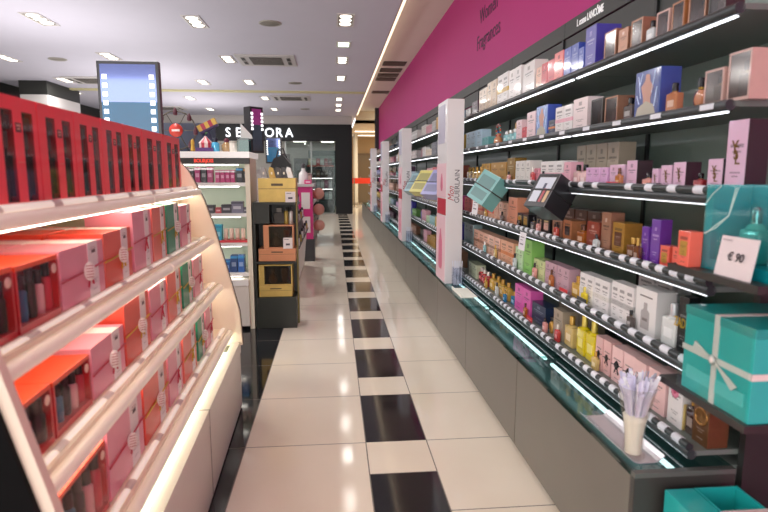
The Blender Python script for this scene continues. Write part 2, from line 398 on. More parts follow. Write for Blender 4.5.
# every product: front faces local -x at x=0, width along y (centred), stands on z=0
def build_carton(root, w, h, d, c, kind='c'):
    c1, _, c2 = c.partition(':')
    k = body_key(w, h, d)
    w, h, d = k
    def body():
        side = kind in ('c', 'y') and c2 == 'black'
        mats = [carton_mat(c1), M('#2a2728', .35, coat=.3) if side else carton_mat(c1)]
        if kind in ('pb',): mats = [M('#e9e6e4', .4, coat=.3)]*2
        b = MB().box(0, d, -w/2, w/2, 0, h, 0, .0012, fm={'-y': 1, '+y': 1, '+z': 1} if side else None)
        return b.mesh('carton_body', mats)
    part('carton_body', cached(('cb', k, c1, c2 if kind in ('c', 'y') else '', kind == 'pb'), body), root)
    e = -.0008
    if kind == 'c':
        def lab():
            b = MB()
            b.box(e, .001, -w*.10, w*.10, h*.76, h*.76+min(w*.22, h*.12))
            lum = sum(lin(hexof(c1))[:3])
            return b.mesh('front_label', M(mix(hexof(c1), -.28 if lum > .9 else .4), .4, coat=.2))
        part('front_label', cached(('fl', k, c1), lab), root)
    elif kind == 'cb':
        hc = hexof(c2)
        def band():
            b = MB(); t = .0008
            b.box(-t, d+t, -w/2-t, w/2+t, h*.38, h*.52) if c2 not in ('gold', 'pinkgold', 'brown', 'black') else b.box(e*1.5, .001, -w*.3, w*.3, h*.3, h*.72)
            return b.mesh('colour_band', carton_mat(c2))
        part('colour_band', cached(('band', k, c2), band), root)
        def lab():
            b = MB(); b.box(e, .001, -w*.3, w*.3, h*.76, h*.84)
            return b.mesh('front_label', M(mix(hexof(c1), -.35) if c1 != 'black' else '#b8a070', .4))
        part('front_label', cached(('fl2', k, c1), lab), root)
    elif kind == 'y':
        s = min(h*.42, w*.75); g = M('#7a5a1e', .3, .7)
        for ch, yo, zo in (('Y', .12, .27), ('S', 0, 0.02), ('L', -.10, -.2)):
            pz = h*.55 + s*zo
            part('monogram_letter', text_mesh(ch, s*.95, g, .0006, sx=.8), root, (-.0008, s*yo, pz), ROT_WALL)
    elif kind == 'k':
        def knot():
            b = MB()
            r = min(w, h)*.23
            b.prism([(0, h*.5-r), (r, h*.5), (0, h*.5+r), (-r, h*.5)], 'x', -.005, 0)
            b.cyl((-.002, -w*.5, h*.5+r*.2), (-.002, w*.5, h*.5-r*.2), .0016, seg=6)
            b.cyl((-.003, 0, h*.5), (-.002, -r*.9, h*.5-r*2.0), .002, seg=6); b.cyl((-.003, 0, h*.5), (-.002, r*.8, h*.5-r*1.9), .002, seg=6)
            return b.mesh('bow_knot', M('#1c1a1e', .5))
        part('bow_knot', cached(('knot', k), knot), root)
    elif kind == 'fl':
        def flower():
            b = MB()
            for i in range(7):
                t = i*2*PI/7; b.lathe([(.0, -.0015), (w*.13, -.001), (w*.13, .0005)], (0, w*.05+math.cos(t)*w*.16, h*.72+math.sin(t)*w*.16), 8, axis='x')
            b.lathe([(.0, -.0025), (w*.1, -.002), (w*.1, .0005)], (0, w*.05, h*.72), 8, m=1, axis='x')
            b.box(-.0015, .001, -w*.25, w*.3, h*.84, h*.87, m=2)
            return b.mesh('flower_print', [M('#e68aa6', .5), M('#c2476e', .5), M('#2b2326', .5)])
        part('flower_print', cached(('flw', k), flower), root)
    elif kind == 'e':
        def rings():
            b = MB()
            for r in (.42,): b.lathe([(w*r, -.001), (w*r*.93, -.004), (w*r*.8, -.004), (w*r*.75, -.001)], (0, 0, h*.55), 20, axis='x')
            return b.mesh('engraved_rings', M('#a5753f', .25, .8))
        part('engraved_rings', cached(('eng', k), rings), root)
    elif kind == 'p':
        def pic():
            b = MB()
            b.box(-.0012, .001, -w*.46, w*.46, h*.03, h*.97, 0)
            fig = [(-.06, .1), (.16, .12), (.12, .4), (.2, .62), (.1, .74), (.06, .9), (-.04, .92), (-.06, .78), (-.18, .66), (-.1, .42)]
            b.prism([(-x*w*1.3, z*h) for x, z in fig], 'x', -.0022, -.0012, 1)
            b.prism([(w*.4, h*.05), (-w*.38, h*.05), (-w*.3, h*.24), (0, h*.34), (w*.34, h*.22)], 'x', -.0026, -.0012, 2)
            for y, z0, z1, t in ((.36, .9, .42, -.12), (-.3, .95, .5, .1), (-.4, .6, .2, .08), (.2, .96, .7, .1), (.4, .5, .3, -.1)):
                b.cyl((-.0015, y*w, z0*h), (-.0015, (y+t)*w, z1*h), w*.012, seg=5, m=3)
            return b.mesh('picture_panel', [M('#2a418c' if c1 == 'photo' else '#7fa3da', .3, coat=.5, noise=.3, scale=25), M('#c99a8a', .5), M('#b9b4a4', .5), M('#cfe0ff', .4)])
        part('picture_panel', cached(('pic', k, c1), pic), root)
    elif kind == 'pb':
        def draw():
            b = MB()
            b.prism([(w*.2, h*.12), (-w*.2, h*.12), (-w*.2, h*.5), (-w*.08, h*.56), (-w*.08, h*.7), (w*.08, h*.7), (w*.08, h*.56), (w*.2, h*.5)], 'x', -.001, .0005, 0)
            b.box(-.0012, .001, -w*.3, w*.3, h*.82, h*.85, 1); b.box(-.0016, .0, -w*.12, w*.12, h*.3, h*.36, 1)
            return b.mesh('bottle_drawing', [M('#a9a4a4', .4), M('#77706e', .5)])
        part('bottle_drawing', cached(('bd', k), draw), root)
    elif kind == 'z':
        part('gold_lettering', text_mesh('ZADIG', h*.24, M('#d8b23a', .35, .6), .0005, sx=.62, bold=.0006), root, (-.001, 0, h*.52), ROT_WALL)
def build_boxed(root, w, h, d, c):
    """perfume in a display carton: coloured carton with a clear front"""
    k = body_key(w, h, d); w, h, d = k
    t = min(.006, w*.09)
    def body():
        b = MB(); mt = 0
        b.box(.0, d, -w/2, -w/2+t, 0, h); b.box(.0, d, w/2-t, w/2, 0, h)
        b.box(.0, d, -w/2+t, w/2-t, 0, t*1.5); b.box(.0, d, -w/2+t, w/2-t, h-t, h)
        b.box(d*.75, d, -w/2+t, w/2-t, t*1.5, h-t, 1)
        return b.mesh('carton_body', [carton_mat(c), M('#8a827c', .5, noise=.25, scale=20)])
    part('carton_body', cached(('wb', k, c), body), root)
    def bot():
        s = min(w, h)
        b = MB(); b.box(d*.25, d*.6, -w*.28, w*.28, t*1.5, h*.55, 0, .004); b.cyl((d*.42, 0, h*.55), (d*.42, 0, h*.62), w*.1, m=1); b.cyl((d*.42, 0, h*.62), (d*.42, 0, h*.8), w*.15, m=2)
        return b.mesh('boxed_bottle', [M('#94807a', .1, coat=.8), GOLD(), M('#2a2727', .2)])
    part('boxed_bottle', cached(('wbot', k), bot), root)
    part('clear_front', cached(('wp', k), lambda: MB().box(.001, .002, -w/2+t, w/2-t, t*1.5, h-t).mesh('clear_front', pane_mat('#cfc8c6', .22, .12))), root)
def build_bottle(root, w, h, d, c, round_=False):
    g, cp = GLASS[c]
    k = body_key(w, h, d); w, h, d = k
    gm = M(g, .07, coat=.9, noise=.12, scale=45); cm = M(cp, .22, .3)
    if round_:
        def gl():
            r = min(w/2, h*.38)
            return MB().lathe([(r*.6, -d*.3), (r*.95, -d*.22), (r, 0), (r*.95, d*.22), (r*.6, d*.3)], (d/2, 0, r), 24, axis='x').box(d*.25, d*.75, -r*.5, r*.5, 0, r*.25).mesh('glass_body', gm)
        part('glass_body', cached(('rg', k, c), gl), root)
        r = min(w/2, h*.38); zt = 2*r
    else:
        zt = h*.66
        def gl():
            b = MB().box(d*.1, d*.9, -w/2, w/2, 0, zt, 0, min(w, d)*.16)
            b.lathe([(w*.30, zt-.001), (w*.22, zt+h*.03), (w*.16, zt+h*.05)], (d/2, 0, 0), 14)
            return b.mesh('glass_body', gm)
        part('glass_body', cached(('bg', k, c), gl), root)
    def cap():
        r = min(w*.24, d*.3)
        b = MB().lathe([(r*.8, zt), (r*.8, zt+h*.06)], (d/2, 0, 0), 14, 1).lathe([(r, zt+h*.06), (r, h*.97), (r*.85, h)], (d/2, 0, 0), 14, 0)
        return b.mesh('cap', [cm, GOLD()])
    part('cap', cached(('bc', k, c, round_), cap), root)
    def lab():
        return MB().box(d*.1-.0012, d*.1+.001, -w*.28, w*.28, h*.2, h*.42).mesh('front_label', M(mix(g, .45), .4))
    if not round_: part('front_label', cached(('bl', k, c), lab), root)
def build_fan(root, w, h, d, c):
    def arch():
        b = MB(); n = 12; R = h*.36; cz = h*.62
        pts = [(d/2, -R*math.cos(PI*1.3*i/n - PI*.15), cz + R*math.sin(PI*1.3*i/n - PI*.15)) for i in range(n+1)]
        for i, p in enumerate(pts): b.lathe([(.001, -.006), (R*.17, -.004), (R*.17, .004), (.001, .006)], p, 8, i % 2, axis='x')
        b.path(pts, R*.1, 6, 2)
        return b.mesh('fan_stopper', [M('#c24038', .4), M('#2f8d92', .4), M('#caa25a', .35, .5)])
    part('fan_stopper', arch(), root)
    part('glass_body', MB().lathe([(h*.2, 0), (h*.24, h*.08), (h*.2, h*.3), (h*.06, h*.4), (h*.05, h*.55)], (d/2, 0, 0), 16).mesh('glass_body', M('#cf8f6a', .1, coat=.8)), root)
    part('gem', MB().lathe([(.001, -.008), (h*.09, 0), (.001, .008)], (d/2, 0, h*.62), 10, axis='x').mesh('gem', M('#3a4f9a', .2, coat=.8)), root)

SHELFWORD = {1: 'top shelf', 2: 'second shelf', 3: 'third shelf', 4: 'fourth shelf', 5: 'fifth shelf', 6: 'bottom shelf'}
SZ = {1: 1.815, 2: 1.56, 3: 1.30, 4: 1.035, 5: .78, 6: .53}
XS = {1: 1.087, 2: 1.083, 3: 1.08, 4: 1.075, 5: 1.07, 6: 1.058}
def product(kind, c, w, h, d, name, label, cat, loc, rz=0., group=None):
    r = thing(name, label, cat, loc, rz, group)
    if kind in ('c', 'cb', 'y', 'k', 'fl', 'e', 'p', 'pb', 'z'): build_carton(r, w, h, d, c, kind)
    elif kind == 'w': build_boxed(r, w, h, d, c)
    elif kind == 'b': build_bottle(r, w, h, d, c)
    elif kind == 'rb': build_bottle(r, w, h, d, c, True)
    elif kind == 'fan': build_fan(r, w, h, d, c)
    return r
for s, rows in RIGHT.items():
    for (ya, yb, n, h, kind, c, desc) in rows:
        pitch = (ya - yb) / n
        bottle = kind in ('b', 'rb', 'fan')
        name = 'perfume_bottle' if bottle else ('boxed_perfume' if kind == 'w' else 'perfume_carton')
        w = pitch * (.86 if bottle else .95)
        if bottle: w = min(w, .6*h + .02) if kind != 'rb' else w
        d = max(.03, min(.075, w*.8)) if not bottle else max(.022, min(.045, w*.6))
        if desc == 'tall violet blue': d = .11
        if 'tallest' in desc: h *= 1.1
        for i in range(n):
            y = ya - pitch*(i + .5)
            if kind in ('c',) and not any(q in desc for q in ('carton', 'perfume')): nm = desc + ' carton'
            elif bottle and 'bottle' not in desc: nm = desc + ' perfume bottle'
            else: nm = desc
            if kind == 'fan': nm = 'ornate fan shaped perfume bottle'
            o = ordinal(i, n)
            if n > 1:
                nm2 = nm.replace('carton', 'cartons', 1) if 'carton' in nm else nm.replace('bottle', 'bottles', 1)
            else: nm2 = nm
            lab = f'{o}{nm2} on the {SHELFWORD[s]}, near right wall'
            if len(lab.split()) > 16: lab = f'{o}{nm2}, {SHELFWORD[s]}, near right wall'
            if len(lab.split()) > 16: lab = f'{o}{nm2}, {SHELFWORD[s]} near right'
            grp = f'{nm2} on the {SHELFWORD[s]}' if n > 1 else None
            zb, xb, hh = SZ[s], 1.118 + random.random()*.006, h
            if s == 4 and y < 1.62: zb, xb, y, d = 1.0975, .994, 1.497, .038
            if s == 4 and 1.62 < y < 1.7: y += .02
            if s == 6 and 'gold edged' in desc: continue
            if s == 6 and y < 1.62: y = {'tall gold': 1.636, 'black and amber': 1.594, 'bronze engraved': 1.532}[desc]
            if desc == 'bronze engraved': w = .07
            product(kind, c, w, hh, d, name, lab, 'bottle' if bottle else 'box', (xb, y, zb + .0005), random.uniform(-.03, .03), grp)
# small tester bottles standing before the cartons
TEST = {3: ['gold', 'rosebottle', 'redb', 'clear', 'amber'], 4: ['gold', 'smoke', 'amberblack', 'rosebottle', 'redclear', 'clear', 'browngold'],
        5: ['aqua', 'goldclear', 'clear', 'rosebottle', 'amber', 'yellow', 'smoke'], 6: ['gold', 'clear', 'blueb', 'amber', 'rosebottle', 'redb', 'goldclear', 'smoke']}
TNAME = dict(gold='gold', rosebottle='rose pink', redb='red', clear='clear', amber='amber', smoke='smoky grey', amberblack='dark amber', redclear='ruby', browngold='brown', aqua='aqua', goldclear='pale gold', yellow='yellow', blueb='blue')
for s, cs in TEST.items():
    n = len(cs)
    for i, c in enumerate(cs):
        y = 4.15 - (i + .5)*(4.15 - 1.8)/n + random.uniform(-.08, .08)
        if s == 3 and (2.3 < y < 2.75 or 3.3 < y < 3.8): y += .45 if y < 3 else -.0
        product('b', c, random.uniform(.034, .045), random.uniform(.07, .1), .021, 'tester_bottle', f'small {TNAME[c]} tester bottle standing before the cartons, {SHELFWORD[s]}, near right wall', 'bottle', (1.0945, y, SZ[s]+.0005), 0)
# stock standing behind the front row
for (s, ya, yb, n, h, c, desc, X) in ((3, 2.86, 2.42, 4, .2, 'taupe', 'tall taupe silver carton behind the lilac row', 1.27), (5, 2.25, 2.0, 2, .2, 'white', 'white carton behind the white front row', 1.3),
        (2, 3.9, 3.3, 2, .15, 'gold', 'gold carton behind the aqua bottles', 1.27), (4, 3.0, 2.55, 3, .14, 'brown', 'dark brown carton behind the black row', 1.27),
        (6, 3.0, 2.6, 3, .16, 'taupe', 'taupe carton behind the navy carton', 1.27), (1, 2.9, 2.6, 2, .1, 'ivory', 'ivory carton behind the coral carton', 1.3)):
    p = (ya-yb)/n
    for i in range(n):
        o = ordinal(i, n).replace('of the ' + NUM[n], '').strip()
        product('c', c, p*.93, h, .08, 'perfume_carton', f'{o} {desc}, {SHELFWORD[s]}', 'box', (X, ya-p*(i+.5), SZ[s]+.0005), 0, f'{desc}, {SHELFWORD[s]}')
# ---- further down the wall: runs of like cartons and bottles between the white totems
FARCOL = {1: ['silver', 'ivory', 'white', 'grey', 'taupe', 'lilac', 'cream', 'pblue', 'navy', 'rosepink', 'gold', 'plum', 'peach', 'dark'],
    2: ['cream', 'ivory', 'dark', 'taupe', 'peach', 'rosepink', 'white', 'gold', 'whiterose', 'grey', 'salmon', 'pink', 'navy', 'silver'],
    3: ['redbrown', 'copper', 'teal', 'blue', 'rosepink', 'plum', 'grey', 'pblue', 'lilac', 'white', 'red', 'pink', 'dark', 'ochre'],
    4: ['mauve', 'pink', 'paleg', 'white', 'lilac', 'rosepink', 'silver', 'plum', 'pblue', 'cream', 'magenta', 'peach', 'grey', 'copper'],
    5: ['lilac', 'mint', 'teal', 'yellow', 'corr', 'mint2', 'pblue', 'violet', 'pink', 'magenta', 'aqua', 'orange', 'green', 'blue'],
    6: ['dark', 'ochre', 'copper', 'redbrown', 'silver', 'orange', 'plum', 'navy', 'lilac', 'pink', 'red', 'gold', 'black', 'taupe']}
CN = dict(pblue='pale blue', rosepink='rose pink', whiterose='rose white', redbrown='red brown', paleg='pale green', mint2='yellow green', corr='bright coral', lilac='lilac', dark='dark grey', mint='pale mint', plum='dark plum')
SECT = [(4.80, 7.2, .08, 'between first and second white totems'), (7.5, 10.1, .135, 'between second and third white totems'),
        (10.4, 13.0, .2, 'between third and fourth white totems'), (13.3, 17.1, .4, 'beyond the fourth white totem')]
FARMB, FARMATS = MB(), []
for si, (y0, y1, pitch, where) in enumerate(SECT):
    for s in range(1, 7):
        cols = FARCOL[s][:]; random.shuffle(cols)
        y = y0; nr = 0
        while y < y1 - pitch and cols:
            n = min(random.choice((3, 3, 4, 4, 5)), int((y1-y)/pitch)); c = cols.pop()
            if n < 1: break
            h = random.uniform(.075, .15); nmc = CN.get(c, c)
            for i in range(n):
                yy = y + pitch*(i+.5); w = pitch*.9
                o = ordinal(n-1-i, n)
                lab = f'{o}{nmc} {"cartons" if n > 1 else "carton"}, {SHELFWORD[s]}, {where}'
                if si < 1:
                    product('c', c, w, round(h, 2), .06, 'perfume_carton', lab, 'box', (1.12, yy, SZ[s]+.0005), 0, f'{nmc} cartons, {SHELFWORD[s]}, {where}')
                else:
                    hh = round(h, 2); ww = round(w, 3)
                    for q in (carton_mat(c), M(mix(hexof(c), .4), .4)):
                        if q not in FARMATS: FARMATS.append(q)
                    hh *= 1 + .25*math.sin(nr*2.3)
                    FARMB.box(1.12, 1.18, yy-ww/2, yy+ww/2, SZ[s]+.0005, SZ[s]+hh, FARMATS.index(carton_mat(c)))
                    FARMB.box(1.119, 1.121, yy-ww*.3, yy+ww*.3, SZ[s]+hh*.5, SZ[s]+hh*.68, FARMATS.index(M(mix(hexof(c), .4), .4)))
            y += pitch*n + (.03 if nr % 2 else 0.0); nr += 1
fc = thing('far_perfume_cartons', 'mixed small perfume cartons on the shelves beyond the second white totem', 'boxes', (0, 0, 0), 0, None, FARMB.mesh('far_perfume_cartons', FARMATS))
fc['kind'] = 'stuff'
# ------------------------------------------------------------------ setting
def floor_material():
    m = bpy.data.materials.new('floor_tiles'); m.use_nodes = True
    nt = m.node_tree; N = nt.nodes; L = nt.links; b = N['Principled BSDF']
    tc = N.new('ShaderNodeTexCoord'); sp = N.new('ShaderNodeSeparateXYZ'); L.new(tc.outputs['Object'], sp.inputs[0])
    def op(o, a, b_=None, c=None):
        n = N.new('ShaderNodeMath'); n.operation = o
        for i, v in enumerate((a, b_, c)):
            if v is None: continue
            if isinstance(v, (int, float)): n.inputs[i].default_value = v
            else: L.new(v, n.inputs[i])
        return n.outputs[0]
    x, y = sp.outputs[0], sp.outputs[1]
    T = .61
    def line(v, off, pitch, w=.0028):
        f = op('FRACT', op('DIVIDE', op('SUBTRACT', v, off), pitch))
        d = op('MULTIPLY', op('MINIMUM', f, op('SUBTRACT', 1, f)), pitch)
        return op('LESS_THAN', d, w)
    strip = op('MULTIPLY', op('GREATER_THAN', x, .149), op('LESS_THAN', x, .461))
    ph = op('MULTIPLY', op('FRACT', op('DIVIDE', op('ADD', op('SUBTRACT', y, 2.678), 9.15), .915)), .915)
    black = op('MULTIPLY', strip, op('LESS_THAN', ph, T))
    dark = op('LESS_THAN', x, -.456)
    ly = line(y, 2.678, T)
    lstrip = op('MAXIMUM', op('LESS_THAN', ph, .003), op('LESS_THAN', op('ABSOLUTE', op('SUBTRACT', ph, T)), .0028))
    lrows = op('ADD', op('MULTIPLY', ly, op('SUBTRACT', 1, strip)), op('MULTIPLY', lstrip, strip))
    def at(v): return op('LESS_THAN', op('ABSOLUTE', op('SUBTRACT', x, v)), .0028)
    lcols = at(-.456)
    for v in (.149, .461, 1.071, 1.681): lcols = op('MAXIMUM', lcols, at(v))
    ldark = op('MULTIPLY', op('MAXIMUM', line(x, -.456, T), ly), dark)
    grout = op('MAXIMUM', op('MAXIMUM', lrows, lcols), ldark)
    no = N.new('ShaderNodeTexNoise'); no.inputs['Scale'].default_value = 2.2; no.inputs['Detail'].default_value = 5; L.new(tc.outputs['Object'], no.inputs['Vector'])
    def mixc(f, a, b_):
        n = N.new('ShaderNodeMix'); n.data_type = 'RGBA'
        for i, v in ((0, f), (6, a), (7, b_)):
            if isinstance(v, tuple): n.inputs[i].default_value = v
            elif isinstance(v, (int, float)): n.inputs[i].default_value = v
            else: L.new(v, n.inputs[i])
        return n.outputs[2]
    cream = mixc(no.outputs['Fac'], lin('#f3ead8'), lin('#e9dcc6'))
    blk = mixc(no.outputs['Fac'], lin('#17191b'), lin('#222427'))
    c = mixc(op('MAXIMUM', black, dark), cream, blk)
    c = mixc(grout, c, lin('#6e655a'))
    L.new(c, b.inputs['Base Color'])
    b.inputs['Roughness'].default_value = .1
    L.new(op('ADD', op('MULTIPLY', grout, .4), op('MULTIPLY', no.outputs['Fac'], .16)), b.inputs['Roughness'])
    b.inputs['Specular IOR Level'].default_value = .38
    return m
def plaster(h, k=.03, scale=3., rough=.7): return M(h, rough, noise=k, scale=scale)
ZC, ZR = 3.25, 3.45
struct('floor', MB().box(-7.5, 4.5, -4, 28, -.1, 0).mesh('floor', floor_material()))
struct('ceiling', MB().box(-7.5, .78, -4, 28, ZC, ZC+.1).box(.68, .78, -4, 19.4, ZC+.1, ZR+.1).mesh('ceiling', M('#cdc8d2', .7, noise=.03, scale=3., emis=CEIL_GLOW)))  # faint emission on the whole ceiling, added as ambient light
struct('ceiling_raised', MB().box(.78, 1.6, -4, 19.4, ZR, ZR+.1).mesh('ceiling_raised', M('#e2d8c8', .7, noise=.03, scale=3., emis=CEIL_GLOW*.6)))  # weak added emission brightens the raised ceiling too
struct('ceiling_mall', MB().box(.78, 4.5, 19.4, 28, 3.05, 3.15).mesh('ceiling_mall', plaster('#d6c4ac')))
def magenta():
    return M('#c02c80', .6, noise=.05, scale=1.5, spec=.3)
struct('trim_4', MB().box(.78, 4.4, 19.4, 19.5, 3.05, ZR+.1).mesh('trim_4', plaster('#cbb795')), 'beige bulkhead over the passage')
struct('wall_right', MB().box(1.5, 1.6, -4, 18.4, 0, ZR).mesh('wall_right', magenta()))
struct('trim_1', MB().box(1.38, 1.6, 18.4, 18.65, 0, ZR).mesh('trim_1', M('#2a2b30', .5)), 'dark post ending the magenta wall')
struct('trim_2', MB().box(-7.4, .78, 13.45, 13.6, ZC-.035, ZC).mesh('trim_2', M('#d8cf9c', .6)), 'ceiling strip across the shop with yellow cove light in its colour')  # glow of a yellow cove on a ceiling step, put into the colour
struct('wall_left', MB().box(-7.1, -7.0, -4, 19.4, 0, ZC).mesh('wall_left', plaster('#b9b2ac')))
struct('trim_3', MB().box(-7.0, -6.9, -4, 19.4, 2.8, ZC).mesh('trim_3', M('#23241f', .5)), 'dark band under the ceiling on the left')
struct('wall_mall', MB().box(-7.1, 4.5, 27, 27.2, 0, ZC).mesh('wall_mall', plaster('#c9ab82', .12, 1.2)))
struct('wall_mall_right', MB().box(4.4, 4.5, 18.4, 27, 0, ZC).box(1.6, 4.4, 18.3, 18.4, 0, ZC).mesh('wall_mall_right', plaster('#c6a67c', .12, 1.2)))
# square column near the left wall
cl = thing('column', 'square column with a black top band behind the red boxes', 'column', (-6.115, 13.2, 0))
part('shaft', MB().box(-.27, .27, -.75, .75, 0, 2.97).mesh('shaft', plaster('#cfcac6')), cl)
part('top_band', MB().box(-.275, .275, -.755, .755, 2.97, ZC).mesh('top_band', M('#22231f', .5)), cl)
cv = thing('cove_light', 'long warm cove light hidden behind the ceiling edge over the aisle', 'light', (.83, 7.5, ZC+.06))
part('light_tube', MB().box(-.02, .02, -11, 11.8, -.015, .015).mesh('light_tube', M('#ffe9c8', .5, emis=COVE)), cv)
part('bracket', MB().box(-.05, -.02, -11, 11.8, -.03, .0).mesh('bracket', M('#cfc8bd', .5)), cv)
# wall lettering
wl = thing('wall_lettering', 'dark lettering reading Women Fragrances on the magenta wall', 'sign', (1.498, 5.5, 2.785))
tm = M('#4a1440', .6)
part('letters', text_mesh('Women', .2, tm, .0015, sx=.95), wl, (0, 0, .125), ROT_WALL)
part('letters', text_mesh('Fragrances', .2, tm, .0015, sx=.95), wl, (0, 0, -.115), ROT_WALL)

# ------------------------------------------------------------------ ceiling fixtures
lampm = M('#fff3e2', .4, emis=LAMP)
DLS = [(-3.58, 7.6), (-1.70, 7.55), (.18, 7.31), (.18, 8.62), (.18, 9.8), (.18, 11.6), (-1.72, 9.89), (-5.35, 10.13), (-5.43, 12.34), (-6.02, 14.1),
       (-3.6, 9.82), (-2.68, 12.35), (-1.72, 12.26), (-3.58, 14.94), (-1.69, 14.77), (-3.6, 17.38), (-1.71, 17.21), (.18, 14.79), (.18, 16.06), (.18, 17.3),
       (-5.4, 7.6), (-3.6, 5.0), (-1.7, 5.0), (.18, 5.0), (-3.6, 2.4), (-1.7, 2.4), (.18, 2.4), (-3.6, -.3), (-1.7, -.3), (.18, -.3)]
rown = ['aisle', 'middle', 'far left', 'outer left']
def dl_mesh_frame(ln):
    b = MB(); w = .11
    b.box(-w, w, -ln, -ln+.02, -.012, 0); b.box(-w, w, ln-.02, ln, -.012, 0); b.box(-w, -w+.02, -ln+.02, ln-.02, -.012, 0); b.box(w-.02, w, -ln+.02, ln-.02, -.012, 0)
    b.box(-w+.02, w-.02, -ln+.02, ln-.02, -.003, 0, 1)
    return b.mesh('frame', [M('#d9d4cf', .4), M('#8a847c', .5)])
seen = {}
for x, y in sorted(DLS, key=lambda p: p[1]):
    col = 'over the aisle' if x > 0 else ('in the middle row' if x > -3 else ('in the far left row' if x > -4.5 else 'along the left wall'))
    k = seen[col] = seen.get(col, -1) + 1
    oi = ['first', 'second', 'third', 'fourth', 'fifth', 'sixth', 'seventh', 'eighth', 'ninth', 'tenth', 'eleventh', 'twelfth'][k]
    single = (x > 0 and abs(y-8.62) < .1)
    ln = .17 if single else .29
    t = thing('ceiling_downlight', f'{oi} recessed rectangular ceiling light {col}, counted from the front', 'ceiling light', (x, y, ZC), 0, 'recessed ceiling lights')
    part('frame', cached(('dlf', ln), lambda: dl_mesh_frame(ln)), t)
    for q in ((0,) if single else (-.17, 0, .17)):
        def lm():
            return MB().lathe([(.075, -.006), (.07, -.011), (.02, -.013)], (0, 0, 0), 12).mesh('lamp', lampm) if not single else MB().box(-.08, .08, -.13, .13, -.012, -.004).mesh('lamp', M('#e9ffe0', .4, emis=LAMP*.6))
        part('lamp', cached(('lm', single), lm), t, (0, q, 0))
def cassette(x, y, label):
    t = thing('ceiling_air_vent', label, 'air vent', (x, y, ZC))
    part('frame', cached('csf', lambda: MB().box(-.48, .48, -.45, .45, -.02, 0, 0, .008).mesh('frame', M('#cfc9c4', .5))), t)
    def gr():
        b = MB(); b.box(-.26, .26, -.3, .3, -.026, -.019, 1)
        for i in range(12): b.box(-.26, .26, -.29+i*.05, -.27+i*.05, -.03, -.026)
        return b.mesh('grille', [M('#7a746c', .5), M('#2c2a28', .6)])
    part('grille', cached('csg', gr), t)
    for sx in (-1, 1):
        part('louvre', cached(('csl',), lambda: MB().box(-.035, .035, -.3, .3, -.024, -.019).box(-.03, .03, -.28, -.04, -.026, -.023, 1).box(-.03, .03, .04, .28, -.026, -.023, 1).mesh('louvre', [M('#bdb7b0', .5), M('#3a3733', .6)])), t, (sx*.37, 0, 0))
cassette(-1.08, 9.91, 'nearest square air conditioning vent in the white ceiling')
cassette(-1.03, 14.7, 'second square air conditioning vent beyond the yellow strip')
cassette(-4.85, 12.3, 'square air conditioning vent beside the lighted mirror top')
cassette(-4.77, 17.2, 'square air conditioning vent above the toy ferris wheel')
for x, y, l in ((-.77, 7.54, 'round ceiling speaker nearest the front, right of centre'), (-4.55, 10.14, 'round ceiling speaker on the left above the column'), (-.77, 12.3, 'round ceiling speaker between two air vents'), (-.8, 17.1, 'small far round ceiling speaker near the storefront')):
    t = thing('ceiling_speaker', l, 'speaker', (x, y, ZC))
    part('rim', cached('spr', lambda: MB().lathe([(.14, 0), (.145, -.008), (.125, -.014), (.12, -.008)], (0, 0, 0), 28).mesh('rim', M('#aaa498', .5))), t)
    part('grille', cached('spg', lambda: MB().lathe([(.125, -.006), (.1, -.014), (.01, -.017)], (0, 0, 0), 28).mesh('grille', M('#8a8478', .6, noise=.3, scale=160))), t)
for i, (x, y, l) in enumerate(((1.2, 11.06, 'nearest dark ceiling grille over the perfume wall'), (1.2, 11.75, 'second dark ceiling grille over the perfume wall'), (1.2, 12.33, 'third dark ceiling grille over the perfume wall'), (1.2, 12.85, 'fourth dark ceiling grille over the perfume wall'), (1.25, 14.86, 'farthest dark ceiling grille, apart from the other four'))):
    t = thing('ceiling_grille', l, 'air vent', (x, y, ZR), 0, 'dark ceiling grilles over the perfume wall')
    def rg():
        b = MB().box(-.22, .22, -.19, .19, -.012, 0)
        for k in range(9): b.box(-.2, .2, -.17+k*.04, -.155+k*.04, -.02, -.012, 1)
        return b.mesh('slatted_panel', [M('#39342c', .6), M('#6d6455', .5)])
    part('slatted_panel', cached('rg', rg), t)

